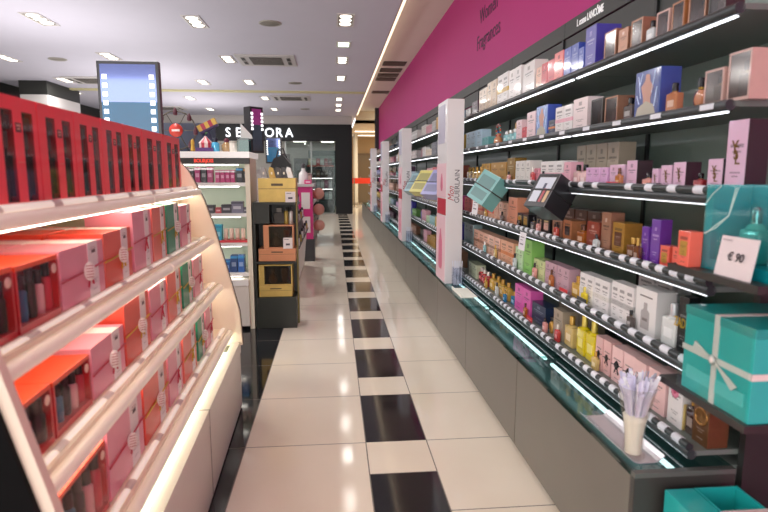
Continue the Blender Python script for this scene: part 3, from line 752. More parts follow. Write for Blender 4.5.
# ------------------------------------------------------------------ perfume wall: bays, counters, totems
Y0, BP, NB = 1.49, 1.05, 15
XB = 1.48
dk = M('#69716c', .36, noise=.08, scale=6); dk2 = M('#2e3231', .5, noise=.05, scale=5)
railm = M('#33383a', .28, .35); lipm = M('#3a3f42', .38, .3); ledm = M('#f2f6ff', .5, emis=LED); ledf = M('#f0f4fc', .5, emis=LED*.3)
pricem = M('#e3e6ee', .45)
BW = ['first', 'second', 'third', 'fourth', 'fifth', 'sixth', 'seventh', 'eighth', 'ninth', 'tenth', 'eleventh', 'twelfth', 'thirteenth', 'fourteenth', 'fifteenth']
LPITCH = {3: .132, 4: .08, 5: .1, 6: .075}
for i in range(NB):
    ya = Y0 + i*BP
    bay = thing('perfume_shelving', f'{BW[i]} dark perfume shelving bay from the near end of right wall', 'shelving', (0, ya, 0), 0, 'dark shelving bays along the right wall')
    part('back_panel', cached('bp', lambda: MB().box(XB, XB+.018, .004, BP-.004, .48, 2.06).mesh('back_panel', M('#73867c', .42, coat=.2, noise=.06, scale=4))), bay)
    part('header_panel', cached('hp', lambda: MB().box(XB-.004, XB+.018, .003, BP-.003, 2.205, 2.3, 0).box(XB, XB+.018, .003, BP-.003, 2.075, 2.195, 0).mesh('header_panel', dk2)), bay)
    part('upright', cached('upr', lambda: MB().box(XB-.012, XB-.001, .0, .02, .48, 2.2).mesh('upright', M('#1b1e1f', .4, .3))), bay)
    for s in range(1, 7):
        x = XS[s]; z = SZ[s]
        sh = part('shelf', cached(('sh', s), lambda: MB().box(x+.02, XB, .002, BP-.002, z-.016, z).cyl((x+.012, .002, z-.012), (x+.012, BP-.002, z-.012), .016, seg=12, m=1).mesh('shelf', [dk, lipm])), bay)
        if s > 2:
            part('label_rail', cached(('lr', s), lambda: MB().cyl((x+.004, .004, z+.012), (x+.004, BP-.004, z+.012), .0125, seg=12).mesh('label_rail', railm)), sh)
        # light strip along the shelf underside, just behind the front edge
        part('light_strip', cached(('ls', s), lambda: (MB().box(x+.010, x+.013, .02, BP-.02, z-.0315, z-.0285) if s > 2 else MB().box(x+.013, x+.022, .02, BP-.02, z-.0315, z-.0285)).mesh('light_strip', ledm if s <= 2 else ledf)), sh)
        pit = LPITCH.get(s)
        if s <= 2:
            pit = .26 if s == 2 and i < 3 else None
        if pit and i < 10:
            if i >= 3: pit = .12
            if i >= 6: pit = .2
            rr = random.Random(s*31+i)
            yy = .03 + rr.random()*.03
            wl_ = pit*.5 if s in (4, 6, 5) else .045
            if i < 3 and s == 5: wl_ = .045
            yy += wl_/2
            while yy < BP - wl_:
                if s > 2:
                    me = cached(('pl', s, round(wl_, 3)), lambda: MB().cyl((0, -wl_/2, 0), (0, wl_/2, 0), .0138, seg=12).mesh('price_label', pricem))
                    part('price_label', me, sh, (x+.004, yy, z+.012))
                else:
                    me = cached(('pl2',), lambda: MB().box(-.001, .001, -.03, .03, -.008, .008).mesh('price_label', pricem))
                    part('price_label', me, sh, (x-.0035, yy, z-.010))
                yy += pit * (1 if rr.random() > .12 else rr.choice((1.4, 2)))
    # counter unit below the bay
    cu = thing('counter_cabinet', f'{BW[i]} dark counter cabinet with glass top from the near end', 'cabinet', (0, ya, 0), 0, 'dark counter cabinets under the perfume shelves')
    cab = M('#6b665e', .34, noise=.12, scale=3)
    part('front_panel', cached('cfp', lambda: MB().box(.88, .905, .003, BP-.003, .03, .462, 0, .002).mesh('front_panel', cab)), cu)
    part('plinth', cached('cpl', lambda: MB().box(.9, 1.48, 0, BP, 0, .03).mesh('plinth', M('#26241f', .5))), cu)
    part('tray', cached('ctr', lambda: MB().box(.905, 1.48, .0, BP, .03, .405).mesh('tray', M('#5a7274', .4, coat=.2))), cu)
    part('light_tube', cached('clt', lambda: MB().box(1.03, 1.045, .04, BP-.04, .446, .456).mesh('light_tube', M('#eefaff', .5, emis=LED*.7))), cu)
    part('glass_top', cached('cgt', lambda: MB().box(.876, 1.2, .001, BP-.001, .466, .479).mesh('glass_top', pane_mat('#c9dcd9', .22, .03))), cu)
    part('rear_block', cached('crb', lambda: MB().box(1.2, 1.48, 0, BP, .405, .479).mesh('rear_block', dk)), cu)
    if i == 0: part('end_panel', MB().box(.88, 1.2, -.02, .0, .03, .464, 0, .002).box(.88, 1.2, -.022, 0, .464, .479, 1).mesh('end_panel', [M('#3a3835', .4), M('#5a5c58', .3)]), cu)
# header brand lettering
hl = thing('header_sign', 'white lettering reading L come LANCÔME on the dark header', 'sign', (XB-.006, 3.24, 2.252))
part('letters', text_mesh('L come LANCÔME', .058, M('#f0efef', .4, emis=.3), .001, bold=.001, sx=.72), hl, (0, 0, 0), ROT_WALL)

def totem(y, w, label, first):
    t = thing('brand_totem', label, 'display totem', (.885, y, .48), 0, 'white totems standing on the counter')
    wm = M('#ece8ea', .35, coat=.3)
    D, H = .38, 1.45
    part('panel', cached(('tp', w), lambda: MB().box(0, w, 0, D, 0, H, 0, .003).mesh('panel', wm)), t)
    part('lettering', text_mesh('GUERLAIN', .056, M('#5a5560', .5), .0008, sx=1.0), t, (w*.66, -.001, .78), ROT_UP_FRONT)
    part('script_lettering', text_mesh('Mon', .07, M('#c23a48', .5), .0008, shear=.4, sx=.9), t, (w*.3, -.001, .72), ROT_UP_FRONT)
    # aisle side carries pink pictures
    def pic():
        b = MB(); e = -.0035
        b.box(e, 0, .01, D-.01, .01, .54, 0)
        b.lathe([(.055, 0), (.075, .03), (.07, .22), (.03, .3), (.02, .33)], (e, D*.5, .1), 12, 1, sx=.06)
        b.box(e, 0, .0, D*.9, .55, .68, 2); b.box(e, 0, D*.02, D, .69, .96, 0)
        b.lathe([(.03, 0), (.05, .03), (.04, .1), (.015, .14)], (e, D*.45, .74), 10, 1, sx=.06)
        b.box(e, 0, D*.2, D*.9, 1.12, 1.42, 3)
        return b.mesh('side_picture', [M('#eec6cf', .4), M('#d9708e', .4), M('#c2253c', .4), M('#b8b4c8', .4)])
    part('side_picture', cached('tsp', pic), t)
    return t
TOT = [(4.36, .135, 'nearest tall white totem with vertical black lettering on counter'), (7.2, .12, 'second tall white totem along the perfume counter'),
       (10.1, .12, 'third tall white totem along the perfume counter'), (13.0, .12, 'farthest tall white totem along the perfume counter')]
def strip_holder(x, y, z, label, scale=1., clear=True):
    t = thing('tester_strip_holder', label, 'holder', (x, y, z), 0, 'holders of paper tester strips')
    s = scale
    part('cup', cached(('cup', s), lambda: MB().box(-.045*s, .045*s, -.03*s, -.027*s, 0, .15*s).box(-.045*s, .045*s, .027*s, .03*s, 0, .15*s).box(-.045*s, -.042*s, -.027*s, .027*s, 0, .15*s).box(.042*s, .045*s, -.027*s, .027*s, 0, .15*s).box(-.042*s, .042*s, -.027*s, .027*s, 0, .006).mesh('cup', pane_mat('#eceef4', .2, .05))), t)
    def st():
        r = random.Random(3); b = MB()
        for k in range(9):
            xx = r.uniform(-.035, .035)*s; yy = r.uniform(-.02, .02)*s; lean = r.uniform(-.02, .02)*s
            v = [(xx-.004*s, yy, .008), (xx+.004*s, yy, .008), (xx+.004*s+lean, yy, .2*s), (xx-.004*s+lean, yy, .2*s)]
            b.add(v, [(0, 1, 2, 3)])
        return b.mesh('paper_strips', M('#eef0fa', .6))
    o = part('paper_strips', cached(('cst', s), st), t); o['kind'] = 'stuff'
for k, (y, w, l) in enumerate(TOT):
    totem(y, w, l, k == 0)
    strip_holder(.975, y-.09, .4795, ['clear cup of paper strips before the nearest totem', 'clear cup of paper strips before the second totem', 'clear cup of paper strips before the third totem', 'clear cup of paper strips before the farthest totem'][k])
tr = thing('tester_tray', 'small white lit tray on the counter before the nearest totem', 'tray', (.96, 4.0, .4795))
part('tray_plate', MB().box(-.06, .06, -.16, .16, 0, .006, 0, .002).box(-.06, -.052, -.16, .16, .006, .02).mesh('tray_plate', M('#e9e4d6', .3, emis=.25)), tr)

# foreground: steel tray with flared vase of paper tester strips
def curved_tray():
    b = MB(); n = 10
    prof = [(-.055 + .11*i/n, .004 + (.016*(1-i/3)**2 if i < 3 else 0) + (.02*((i-7)/3)**2 if i > 7 else 0)) for i in range(n+1)]
    poly = prof + [(x, z-.003) for x, z in reversed(prof)]
    return b.prism(poly, 'y', -.17, .17).mesh('steel_tray', M('#dcdbe0', .25, .6))
thing('steel_tray', 'curved shiny steel tray on the near end of counter', 'tray', (.945, 1.69, .4795), (0, 0, .02), None, curved_tray())
va = thing('tester_strip_vase', 'flared frosted vase full of paper tester strips on steel tray', 'vase', (.925, 1.565, .4835))
part('vase_body', MB().lathe([(.032, 0), (.036, .004), (.031, .03), (.029, .07), (.036, .12), (.048, .18), (.058, .232), (.056, .232), (.046, .18), (.034, .12), (.027, .07), (.026, .012), (.001, .01)], seg=28).mesh('vase_body', pane_mat('#fbfaf8', .12, .2)), va)
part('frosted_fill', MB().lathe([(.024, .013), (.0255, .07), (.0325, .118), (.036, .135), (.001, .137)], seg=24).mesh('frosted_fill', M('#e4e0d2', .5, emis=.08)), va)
for k in range(92):
    r = random.Random(100+k); a = r.uniform(0, 2*PI); q = math.sqrt(r.random()); hh = r.uniform(.225, .27)
    def strip():
        foot, mid, tip = .028*q, .040*q, .062*q
        p0 = Vector((math.cos(a)*foot, math.sin(a)*foot, .138)); p1 = Vector((math.cos(a)*mid, math.sin(a)*mid, .19)); p2 = Vector((math.cos(a)*tip, math.sin(a)*tip, hh))
        f = r.uniform(0, PI); d = Vector((math.cos(f), math.sin(f), 0))*.0058; nn = Vector((-d.y, d.x, 0))*.06
        b = MB(); vs = []
        for p in (p0, p1, p2): vs += [p-d-nn, p+d-nn, p+d+nn, p-d+nn]
        fs = [(0, 1, 2, 3), (8, 9, 10, 11)]
        for c in (0, 4):
            for j in range(4): fs.append((c+j, c+(j+1) % 4, c+4+(j+1) % 4, c+4+j))
        return b.add(vs, fs).mesh('paper_strip', M(r.choice(['#efedf6', '#e6e3f5', '#f5f4f8', '#d9d6ee']), .6))
    part('paper_strip', strip(), va)
# ------------------------------------------------------------------ end display with turquoise sets (right foreground)
wood = M('#2c2a28', .4, noise=.1, scale=8)
ed = thing('end_display', 'dark end display with two shelves of turquoise gift sets', 'shelving', (.99, 1.1, 0))
part('end_panel', MB().box(.225, .61, .362, .386, .2, 1.075).mesh('end_panel', M('#2b2928', .45)), ed)
for zt in (1.097, .75):
    part('shelf', MB().prism([(0, .1), (.38, .1), (.38, .36), (.066, .36), (.066, .46), (0, .46)], 'z', zt-.02, zt).mesh('shelf', wood), ed)
part('plinth', MB().box(-.04, .5, 0, .34, 0, .2, 0, .003).mesh('plinth', M('#33302d', .45)), ed)
tq = M('#1fb0ac', .3, coat=.5, noise=.06, scale=10); tq2 = M('#0f9490', .35, coat=.4)
rib = M('#e8d6d0', .35, coat=.3)
# closed gift box with ribbon on the lower shelf
gb = thing('gift_box', 'closed turquoise gift box with pale ribbon on the lower end shelf', 'box', (1.003, 1.207, .7505))
W, Lg, Hh = .24, .265, .24
part('box_body', MB().box(0, W, 0, Lg, 0, Hh*.90, 0, .002).mesh('box_body', [tq]), gb)
part('lid', MB().box(-.002, W+.002, -.002, Lg+.002, Hh*.90, Hh, 0, .002).mesh('lid', tq2), gb)
def wrap():
    b = MB()
    b.box(-.003, .0, Lg*.5-.009, Lg*.5+.009, 0, Hh); b.box(-.003, W+.003, Lg*.5-.009, Lg*.5+.009, Hh, Hh+.0015)
    b.box(-.003, .0, -.002, Lg+.002, Hh*.5-.008, Hh*.5+.008); b.box(-.003, W+.003, -.0035, 0, Hh*.5-.008, Hh*.5+.008)
    return b.mesh('ribbon', rib)
rb = part('ribbon', wrap(), gb)
def bow():
    b = MB(); c = (Lg*.5, Hh*.5)
    b.prism([(c[0], c[1]), (c[0]+.075, c[1]+.03), (c[0]+.085, c[1]+.004)], 'x', -.008, -.0035)
    b.prism([(c[0], c[1]), (c[0]-.075, c[1]-.055), (c[0]-.092, c[1]-.04)], 'x', -.007, -.0035)
    b.lathe([(.004, -.009), (.014, -.005), (.004, 0)], (-.004, c[0], c[1]), 10, axis='x')
    return b.mesh('bow', rib)
part('bow', bow(), rb)
part('front_band', MB().box(-.0015, 0, .02, Lg-.02, .035, .07).mesh('front_band', M('#57c6c2', .35)), gb)
part('clear_wrap', MB().box(-.012, -.011, -.004, Lg+.004, 0, Hh+.004).mesh('clear_wrap', pane_mat('#f4fbfa', .06, .1)), gb)
# open fronted turquoise set with a clear cover and a bottle, on the upper shelf
gs = thing('perfume_gift_set', 'turquoise gift set with clear front and glass bottle, upper end shelf', 'box', (1.035, 1.21, 1.0975))
W, Lg, Hh = .2, .262, .232
part('box_body', MB().box(.11, W, 0, Lg, 0, Hh).box(0, .11, 0, .006, 0, Hh).box(0, .11, Lg-.03, Lg, 0, Hh).box(0, .11, .006, Lg-.03, 0, .03).mesh('box_body', M('#19a7b4', .35, coat=.4)), gs)
part('clear_cover', MB().box(-.003, -.001, -.001, Lg+.002, 0, Hh+.002).mesh('clear_cover', pane_mat('#d4f4f4', .12, .06)), gs)
bt = part('bottle', MB().box(.03, .075, .10, .17, .03, .12, 0, .012).lathe([(.025, .12), (.02, .13), (.014, .135)], (.052, .135, 0), 14).mesh('bottle', M('#6fc9c0', .06, coat=1)), gs)
part('bottle_cap', MB().lathe([(.013, .135), (.013, .165), (.01, .175), (.004, .178)], (.052, .135, 0), 14).mesh('bottle_cap', M('#b9c2c4', .2, .8)), bt)
def rb2():
    b = MB()
    for o in (0, .008): b.path([(-.005, Lg*.98-o, Hh*.42), (-.005, Lg*.8, Hh*.5+o), (-.005, Lg*.62, Hh*.66), (-.005, Lg*.52+o, Hh*.98)], .0016, 6)
    b.path([(-.005, Lg*.98, Hh*.78), (-.005, Lg*.88, Hh*.9), (-.005, Lg*.76, Hh*.99)], .0016, 6)
    return b.mesh('ribbon_cord', M('#bfe6e0', .3, coat=.4))
part('ribbon_cord', rb2(), gs)
vial = part('vial', MB().box(.02, .04, .03, .05, .03, .09, 0, .004).lathe([(.006, .09), (.006, .105)], (.03, .04, 0), 10).mesh('vial', M('#9fd8d6', .08, coat=1)), gs)
# price sign
ps = thing('price_sign', 'white acrylic price sign reading € 90 before the turquoise set', 'sign', (1.006, 1.312, 1.0972), rot_from((0, -1, 0), (.16, 0, .987)))
part('card', MB().box(-.064, .064, 0, .104, -.002, .002).mesh('card', M('#f4eff0', .4)), ps)
part('acrylic_front', MB().box(-.067, .067, 0, .108, .0022, .004).mesh('acrylic_front', pane_mat('#fdfafa', .03, .08)), ps)
ink = M('#3a3238', .5)
part('price_text', text_mesh('€ 90', .030, ink, .0003, shear=.15, bold=.0006), ps, (.002, .052, .0045))
part('small_print', MB().box(-.054, -.02, .092, .095, .0045, .005).mesh('small_print', M('#a7979c', .5)), ps)
# two boxes on the plinth in front of the counter end
g1 = thing('gift_box', 'turquoise box with white label at the bottom right corner', 'box', (.955, 1.2, .2005))
part('box_body', MB().box(0, .085, 0, .235, 0, .245, 0, .002).mesh('box_body', tq), g1)
part('top_label', MB().box(.03, .084, .02, .11, .245, .2465).mesh('top_label', M('#e6e2e2', .4)), g1)
g2 = thing('gift_tray', 'open turquoise tray box beside the white labelled turquoise box', 'box', (1.043, 1.2, .2005))
part('box_walls', MB().box(0, .006, 0, .235, 0, .245).box(.13, .136, 0, .235, 0, .245).box(.006, .13, 0, .006, 0, .245).box(.006, .13, .229, .235, 0, .245).box(.006, .13, .006, .229, 0, .15).mesh('box_walls', tq), g2)
part('ribbon', MB().box(-.0008, .1368, .1, .118, .0, .2465).mesh('ribbon', rib), g2)

# ------------------------------------------------------------------ tied sample boxes tilted on the third shelf rail
def tied_box(loc, rot, size, col, label, window=None, cordc='#1c1a1c'):
    t = thing('tied_gift_box', label, 'box', loc, rot, None)
    w, d, h = size
    part('box_body', MB().box(0, d, -w/2, w/2, -h/2, h/2, 0, .002).mesh('box_body', M(col, .35, coat=.4)), t)
    part('box_edges', MB().box(-.0012, .0006, -w/2+.001, w/2-.001, h/2-.004, h/2-.001).box(-.0012, .0006, -w/2+.001, -w/2+.004, -h/2, h/2).mesh('box_edges', M(mix(col, .35), .4)), t)
    if window:
        def win():
            b = MB(); e = -.0015
            b.box(e, 0, -w*.38, w*.36, h*.04, h*.38, 0, .0); b.box(e, 0, -w*.0, w*.36, -h*.36, h*.0, 0)
            b.box(e, 0, -w*.18, -w*.08, -h*.36, h*.05, 1); b.box(e, 0, -w*.38, -w*.26, -h*.36, -h*.02, 2); b.box(e*1.4, 0, -w*.12, w*.0, h*.04, h*.2, 3)
            return b.mesh('front_print', [M(window, .35, coat=.4), M('#b04a55', .4), M('#d8b58a', .4), M('#4a4e66', .4)])
        part('front_print', win(), t)
    else:
        part('front_print', MB().box(-.0015, 0, -w*.38, w*.38, -h*.02, h*.36).box(-.0015, 0, -w*.38, w*.38, -h*.38, -h*.1).mesh('front_print', M(mix(col, -.25), .35, coat=.3)), t)
    cd = part('cord', MB().box(-.003, d+.003, -w/2-.003, w/2+.003, -.004, .004).mesh('cord', M(cordc, .5)), t)
    return t
SAMP = []
TB = [((.965, 2.53, 1.285), (.15, .13, .175), '#232125', 'black tied gift box with white printed front tilted on shelf', '#cfd6e2'),
      ((.965, 3.56, 1.275), (.21, .10, .21), '#6fb0ae', 'teal tied gift box tilted on the shelf beside nearest totem', None)]
for loc, size, col, label, win in TB:
    t = tied_box(loc, (0, .55, .32) if win else (.32, .5, .42), size, col, label, win)
TB2 = [((.965, 5.3, 1.28), (.26, .1, .28), '#9a9ad2', 'lilac blue tied gift box beyond the nearest totem', None), ((.965, 6.1, 1.28), (.26, .1, .28), '#d8cf6a', 'yellow tied gift box beyond the nearest totem', None), ((.965, 6.7, 1.26), (.24, .1, .26), '#7fa8b4', 'grey blue tied gift box beside the yellow one', None)]
for loc, size, col, label, win in TB2: tied_box(loc, TROT, size, col, label, win)
def hang_card(y, z, w, h, label):
    t = thing('price_card', label, 'sign', (1.05, y, z), rot_from((0, -1, 0), (.1, .1, .985)))
    part('card', MB().box(-w/2, w/2, -h/2, h/2, -.001, .001).mesh('card', M('#eeebf0', .4)), t)
    part('print_lines', MB().box(-w*.3, w*.3, h*.2, h*.25, .001, .0016).box(-w*.3, w*.1, h*.05, h*.09, .001, .0016).box(-w*.3, w*.25, -h*.2, -h*.12, .001, .0016).mesh('print_lines', M('#8a8690', .5)), t)
hang_card(3.02, .985, .1, .10, 'white price card hanging below the fourth shelf rail')
hang_card(4.08, 1.12, .16, .12, 'white price card hanging under the teal tied box')
for y, z, c, l in ((2.12, 1.312, '#d8324a', 'small red tag before the lilac cartons'), (1.83, 1.312, '#3a3c40', 'small dark tag before the monogram cartons'), (2.53, .80, '#d83a40', 'small red tag before the white carton row'), (2.33, .80, '#38393c', 'small dark tag before the white carton row'), (2.97, .55, '#d8343c', 'small red tag before the magenta cartons')):
    t = thing('shelf_tag', l, 'tag', (1.09, y, z-.02))
    part('plate', MB().box(-.001, .001, -.045, .045, .0, .036).mesh('plate', M(c, .4)), t)
    part('print_line', MB().box(-.0018, 0, -.035, .03, .016, .022).mesh('print_line', M(mix(c, .5), .4)), t)

# ------------------------------------------------------------------ left display gondola
GA = .0305
GO = Vector((-.548, 3.197, 0))
GM = Matrix.Translation(GO) @ Matrix.Rotation(GA, 4, 'Z')
def gw(x, y, z): return tuple(GM @ Vector((x, y, z)))
GL = 2.2
RL = {1: (-.194, 1.26), 2: (-.137, .984), 3: (-.099, .723), 4: (-.055, .455)}
crm = M('#f8ead0', .4, coat=.2, noise=.03, scale=5); tubm = M('#fbeed8', .3, coat=.3, emis=.12); labm = M('#fdf5e6', .25, coat=.4, emis=.3)  # both tube materials emit slightly, imitating light caught in the acrylic
go = thing('gift_display_stand', 'cream display stand with sloping tube fronted shelves of gift boxes', 'display stand', tuple(GO), GA)
prof = [(-.75, .38), (-.75, 1.46), (-.30, 1.46), (-.279, 1.417), (-.238, 1.368), (-.2, 1.29), (-.165, 1.214), (-.12, 1.07), (-.084, .932), (-.04, .76), (.003, .581), (.014, .40), (.014, .38)]
part('end_panel', MB().prism(prof, 'y', -.025, 0).mesh('end_panel', crm), go)
part('end_panel', MB().prism(prof, 'y', -GL, -GL+.025).mesh('end_panel', crm), go, label='near end panel')
def band(y0, y1):
    b = MB(); p = prof[1:]
    q = [(x+.004, z+.002) for x, z in p]
    return b
inner = [(x-.02, z-.012) for x, z in prof[2:]]
part('end_shade', MB().prism([(-.75, .0), (-.75, 1.43)] + inner + [(-.006, 0)], 'y', -GL-.012, -GL).mesh('end_shade', M('#060606', .8, spec=.15)), go, label='black sheet on the near end with shade put into its colour')  # shadow on the outer end face, painted as a black sheet
def dark_edge():
    b = MB()
    for (x0, z0), (x1, z1) in zip(prof[2:-1], prof[3:]): b.cyl((x0+.001, .001, z0), (x1+.001, .001, z1), .0035, seg=6)
    return b.mesh('edge_trim', M('#5c4a3a', .5))
part('edge_trim', dark_edge(), go)
part('back_panel', MB().box(-.77, -.75, -GL, 0, 0, 1.46).mesh('back_panel', crm), go)
glow = M('#fff6e6', .5, emis=TUBE)
for k, (rx, rz) in RL.items():
    zt = rz + (.004 if k == 1 else .026)
    sh = part('shelf', MB().box(-.75, rx-.012, -GL+.025, -.025, zt-.012, zt).mesh('shelf', crm), go)
    rr = part('outer_tube', MB().cyl((rx, -GL+.02, rz), (rx, -.93, rz), .0185, seg=20).cyl((rx, -.93, rz), (rx, -.9, rz), .0205, seg=20).cyl((rx, -.9, rz), (rx, -.02, rz), .0185, seg=20).mesh('outer_tube', tubm), sh)
    lt = part('label_tube', MB().cyl((rx-.036, -GL+.02, rz+.018), (rx-.036, -1.0, rz+.018), .0145, seg=16).cyl((rx-.036, -.99, rz+.018), (rx-.036, -.02, rz+.018), .0145, seg=16).mesh('label_tube', labm), sh)
    for q in range(7):
        part('price_label', cached('gpl', lambda: MB().cyl((0, -.025, 0), (0, .025, 0), .0152, seg=16).mesh('price_label', M('#d9cfc4', .4))), sh, (rx-.036, -1.95+q*.29, rz+.018))
    if k < 4:
        part('light_tube', MB().cyl((rx-.03, -GL+.04, rz-.022), (rx-.03, -.04, rz-.022), .0045, seg=10).mesh('light_tube', glow), sh)
    else:
        part('light_tube', MB().cyl((rx-.03, -GL+.04, rz-.03), (rx-.03, -.04, rz-.03), .007, seg=10).mesh('light_tube', glow), sh)
bs = part('base', MB().box(-.75, -.004, -GL+.0, 0, .012, .33).box(-.02, 0, -GL, 0, .33, .40).box(-.045, -.02, -GL, 0, .38, .40).mesh('base', M('#ded8cc', .4, coat=.2)), go)
part('base_light', MB().box(-.115, -.052, -GL+.04, -.04, .335, .345).mesh('base_light', M('#fbfff4', .5, emis=TUBE*.16)), bs)
part('base_glass', MB().box(-.13, -.046, -GL+.02, -.02, .372, .378).mesh('base_glass', pane_mat('#eef6ee', .1, .1)), bs)
part('base_seam', MB().box(-.001, .0012, -.97, -.966, .02, .4).box(-.045, .001, -.972, -.964, .4, .4008).mesh('base_seam', M('#8a8378', .5)), bs)
part('toe_kick', MB().box(-.7, -.02, -GL, 0, 0, .012).mesh('toe_kick', M('#1b1b1c', .5)), go)

# ---- things on it
redm = M('#fd3a4a', .4, coat=.15, noise=.05, scale=30); redd = M('#a8141f', .4)
def red_coffret(w, h, d):
    """front faces +x at x=0; width along y, centred"""
    ws = w*.25; g = w*.15; x0s = [(-w*.30, -w*.30+ws*1.0), (w*.15, w*.15+ws*1.0)]
    z0, z1 = h*.1, h*.88
    b = MB()
    b.box(-d, -.02, -w/2, w/2, 0, h)                                   # back block
    b.box(-.02, 0, -w/2, w/2, 0, z0); b.box(-.02, 0, -w/2, w/2, z1, h)
    ys = [-w/2, x0s[0][0], x0s[0][1], x0s[1][0], x0s[1][1], w/2]
    for i in (0, 2, 4): b.box(-.02, 0, ys[i], ys[i+1], z0, z1)
    body = b.mesh('box_body', redm)
    win = []
    for ya, yb in x0s:
        yc = (ya+yb)/2; q = MB()
        q.box(-.0199, -.019, ya, yb, z0, z1, 0)
        q.lathe([(ws*.3, z0), (ws*.32, z0+h*.2), (ws*.2, z0+h*.26), (ws*.1, z0+h*.3), (ws*.14, z0+h*.42)], (-.012, yc-ws*.05, 0), 12, 1, sx=.3)
        q.box(-.017, -.008, yc-ws*.3, yc+ws*.2, z0+h*.46, z0+h*.6, 3); q.box(-.017, -.006, yc-ws*.1, yc+ws*.42, z0+h*.62, z0+h*.74, 2)
        q.box(-.016, -.005, yc+ws*.05, yc+ws*.4, z0+h*.05, z0+h*.4, 4)
        items = q.mesh('boxed_items', [M('#2c1a1d', .5), M('#6b5a58', .12, coat=.9), M('#8c2a3c', .3), M('#b9aaa6', .15, coat=.8), M('#4a4444', .2, coat=.8)])
        pn = MB().box(-.002, -.001, ya, yb, z0, z1).mesh('window', pane_mat('#d8cccc', .08, .08))
        win.append((items, pn))
    em = MB().box(0, .0008, w*-.01, w*.11, h*.7, h*.78).box(0, .001, w*.02, w*.08, h*.72, h*.735, 1).box(0, .001, w*.005, w*.095, h*.748, h*.765, 1).mesh('emblem', [M('#5a1a1c', .4), M('#d8a08c', .4)])
    tx = MB()
    for z, q in ((.44, .1),): tx.box(0, .0006, w*.05-w*q*.7, w*.05+w*q*.7, h*z, h*z+h*.006)
    return body, win, em, tx.mesh('text_lines', M('#ee8a80', .5))
edges = [-2.10, -1.87, -1.655, -1.434, -1.222, -1.0, -.775, -.455, -.131]
rx, rz = RL[1]
for i in range(8):
    ya, yb = edges[i], edges[i+1]; w = round((yb-ya)*.975, 3)
    body, win, em, tx = cached(('rc', w), lambda: red_coffret(w, .276, .13))
    o = ['unseen nearest', 'nearest', 'second nearest', 'third nearest', 'fourth nearest', 'fifth nearest', 'second farthest', 'farthest'][i]
    if i == 0: continue
    t = thing('gift_coffret', f'{o} of the red two-window coffrets on top of the cream stand', 'box', gw(rx-.06, (ya+yb)/2, rz+.0045), GA, 'red window coffrets on the top shelf')
    part('box_body', body, t)
    for it, pn in win: part('window', pn, t); part('boxed_items', it, t)
    part('emblem', em, t); part('text_lines', tx, t)
GC = dict(pink='#ee97a8', coral='#e8503a', salmon='#ee7262', teal='#159068')
def gift(w, h, d, c, tall):
    m = M(GC[c], .38, coat=.3, noise=.04, scale=30)
    b = MB().box(-d, 0, -w/2, w/2, 0, h*.5, 0, .002).box(-d, 0, -w/2, w/2, h*.505, h, 0, .002)
    o = [('box_body', b.mesh('box_body', m), None)]
    sw = w*.24; s0 = w*.10
    sl = MB().box(-d-.001, .0015, s0, s0+sw, -.0001, h+.0015, 0)
    for z, q in ((.9, .25), (.87, .35), (.5, .3), (.47, .2), (.3, .34), (.27, .2), (.24, .3), (.12, .2)): sl.box(.0015, .002, s0+sw*(.5-q), s0+sw*(.5+q), h*z, h*z+h*.012, 1)
    sl.box(.0015, .002, s0+sw*.35, s0+sw*.75, h*.80, h*.86, 2)
    o.append(('sleeve', sl.mesh('sleeve', [M('#efe6e2', .45), M('#b9a6a6', .5), M('#5a4646', .5)]), None))
    rc = '#c23248' if c == 'pink' else '#d0a828'
    co = MB(); zc = h*.5
    co.cyl((.003, -w/2-.001, zc-.004), (.003, s0+sw*.2, zc+.004), .0028, seg=6).cyl((.003, s0+sw*.2, zc+.004), (.003, w/2, zc+.01), .0028, seg=6)
    co.cyl((.005, s0, zc), (.006, s0-.02, zc-.045), .003, seg=6).cyl((.005, s0, zc), (.007, s0+.012, zc-.04), .003, seg=6).lathe([(.002, -.005), (.008, 0), (.002, .005)], (.006, s0, zc), 8, axis='x')
    o.append(('cord', co.mesh('cord', M(rc, .35, .3 if c != 'pink' else 0)), None))
    return o
def gtag(h, w, c):
    tg = MB().lathe([(.001, .0), (.02, .0), (.02, .0012), (.001, .0014)], (.008, 0, 0), 18, axis='x', sx=.75, sy=1.35)
    for z in (-.016, -.008, 0, .008, .016): tg.box(.0094, .0098, -.009, .009, z-.0012, z+.0012, 1)
    return tg.mesh('tag', [M('#f2e9e0', .45), M('#b06a5c', .5)])
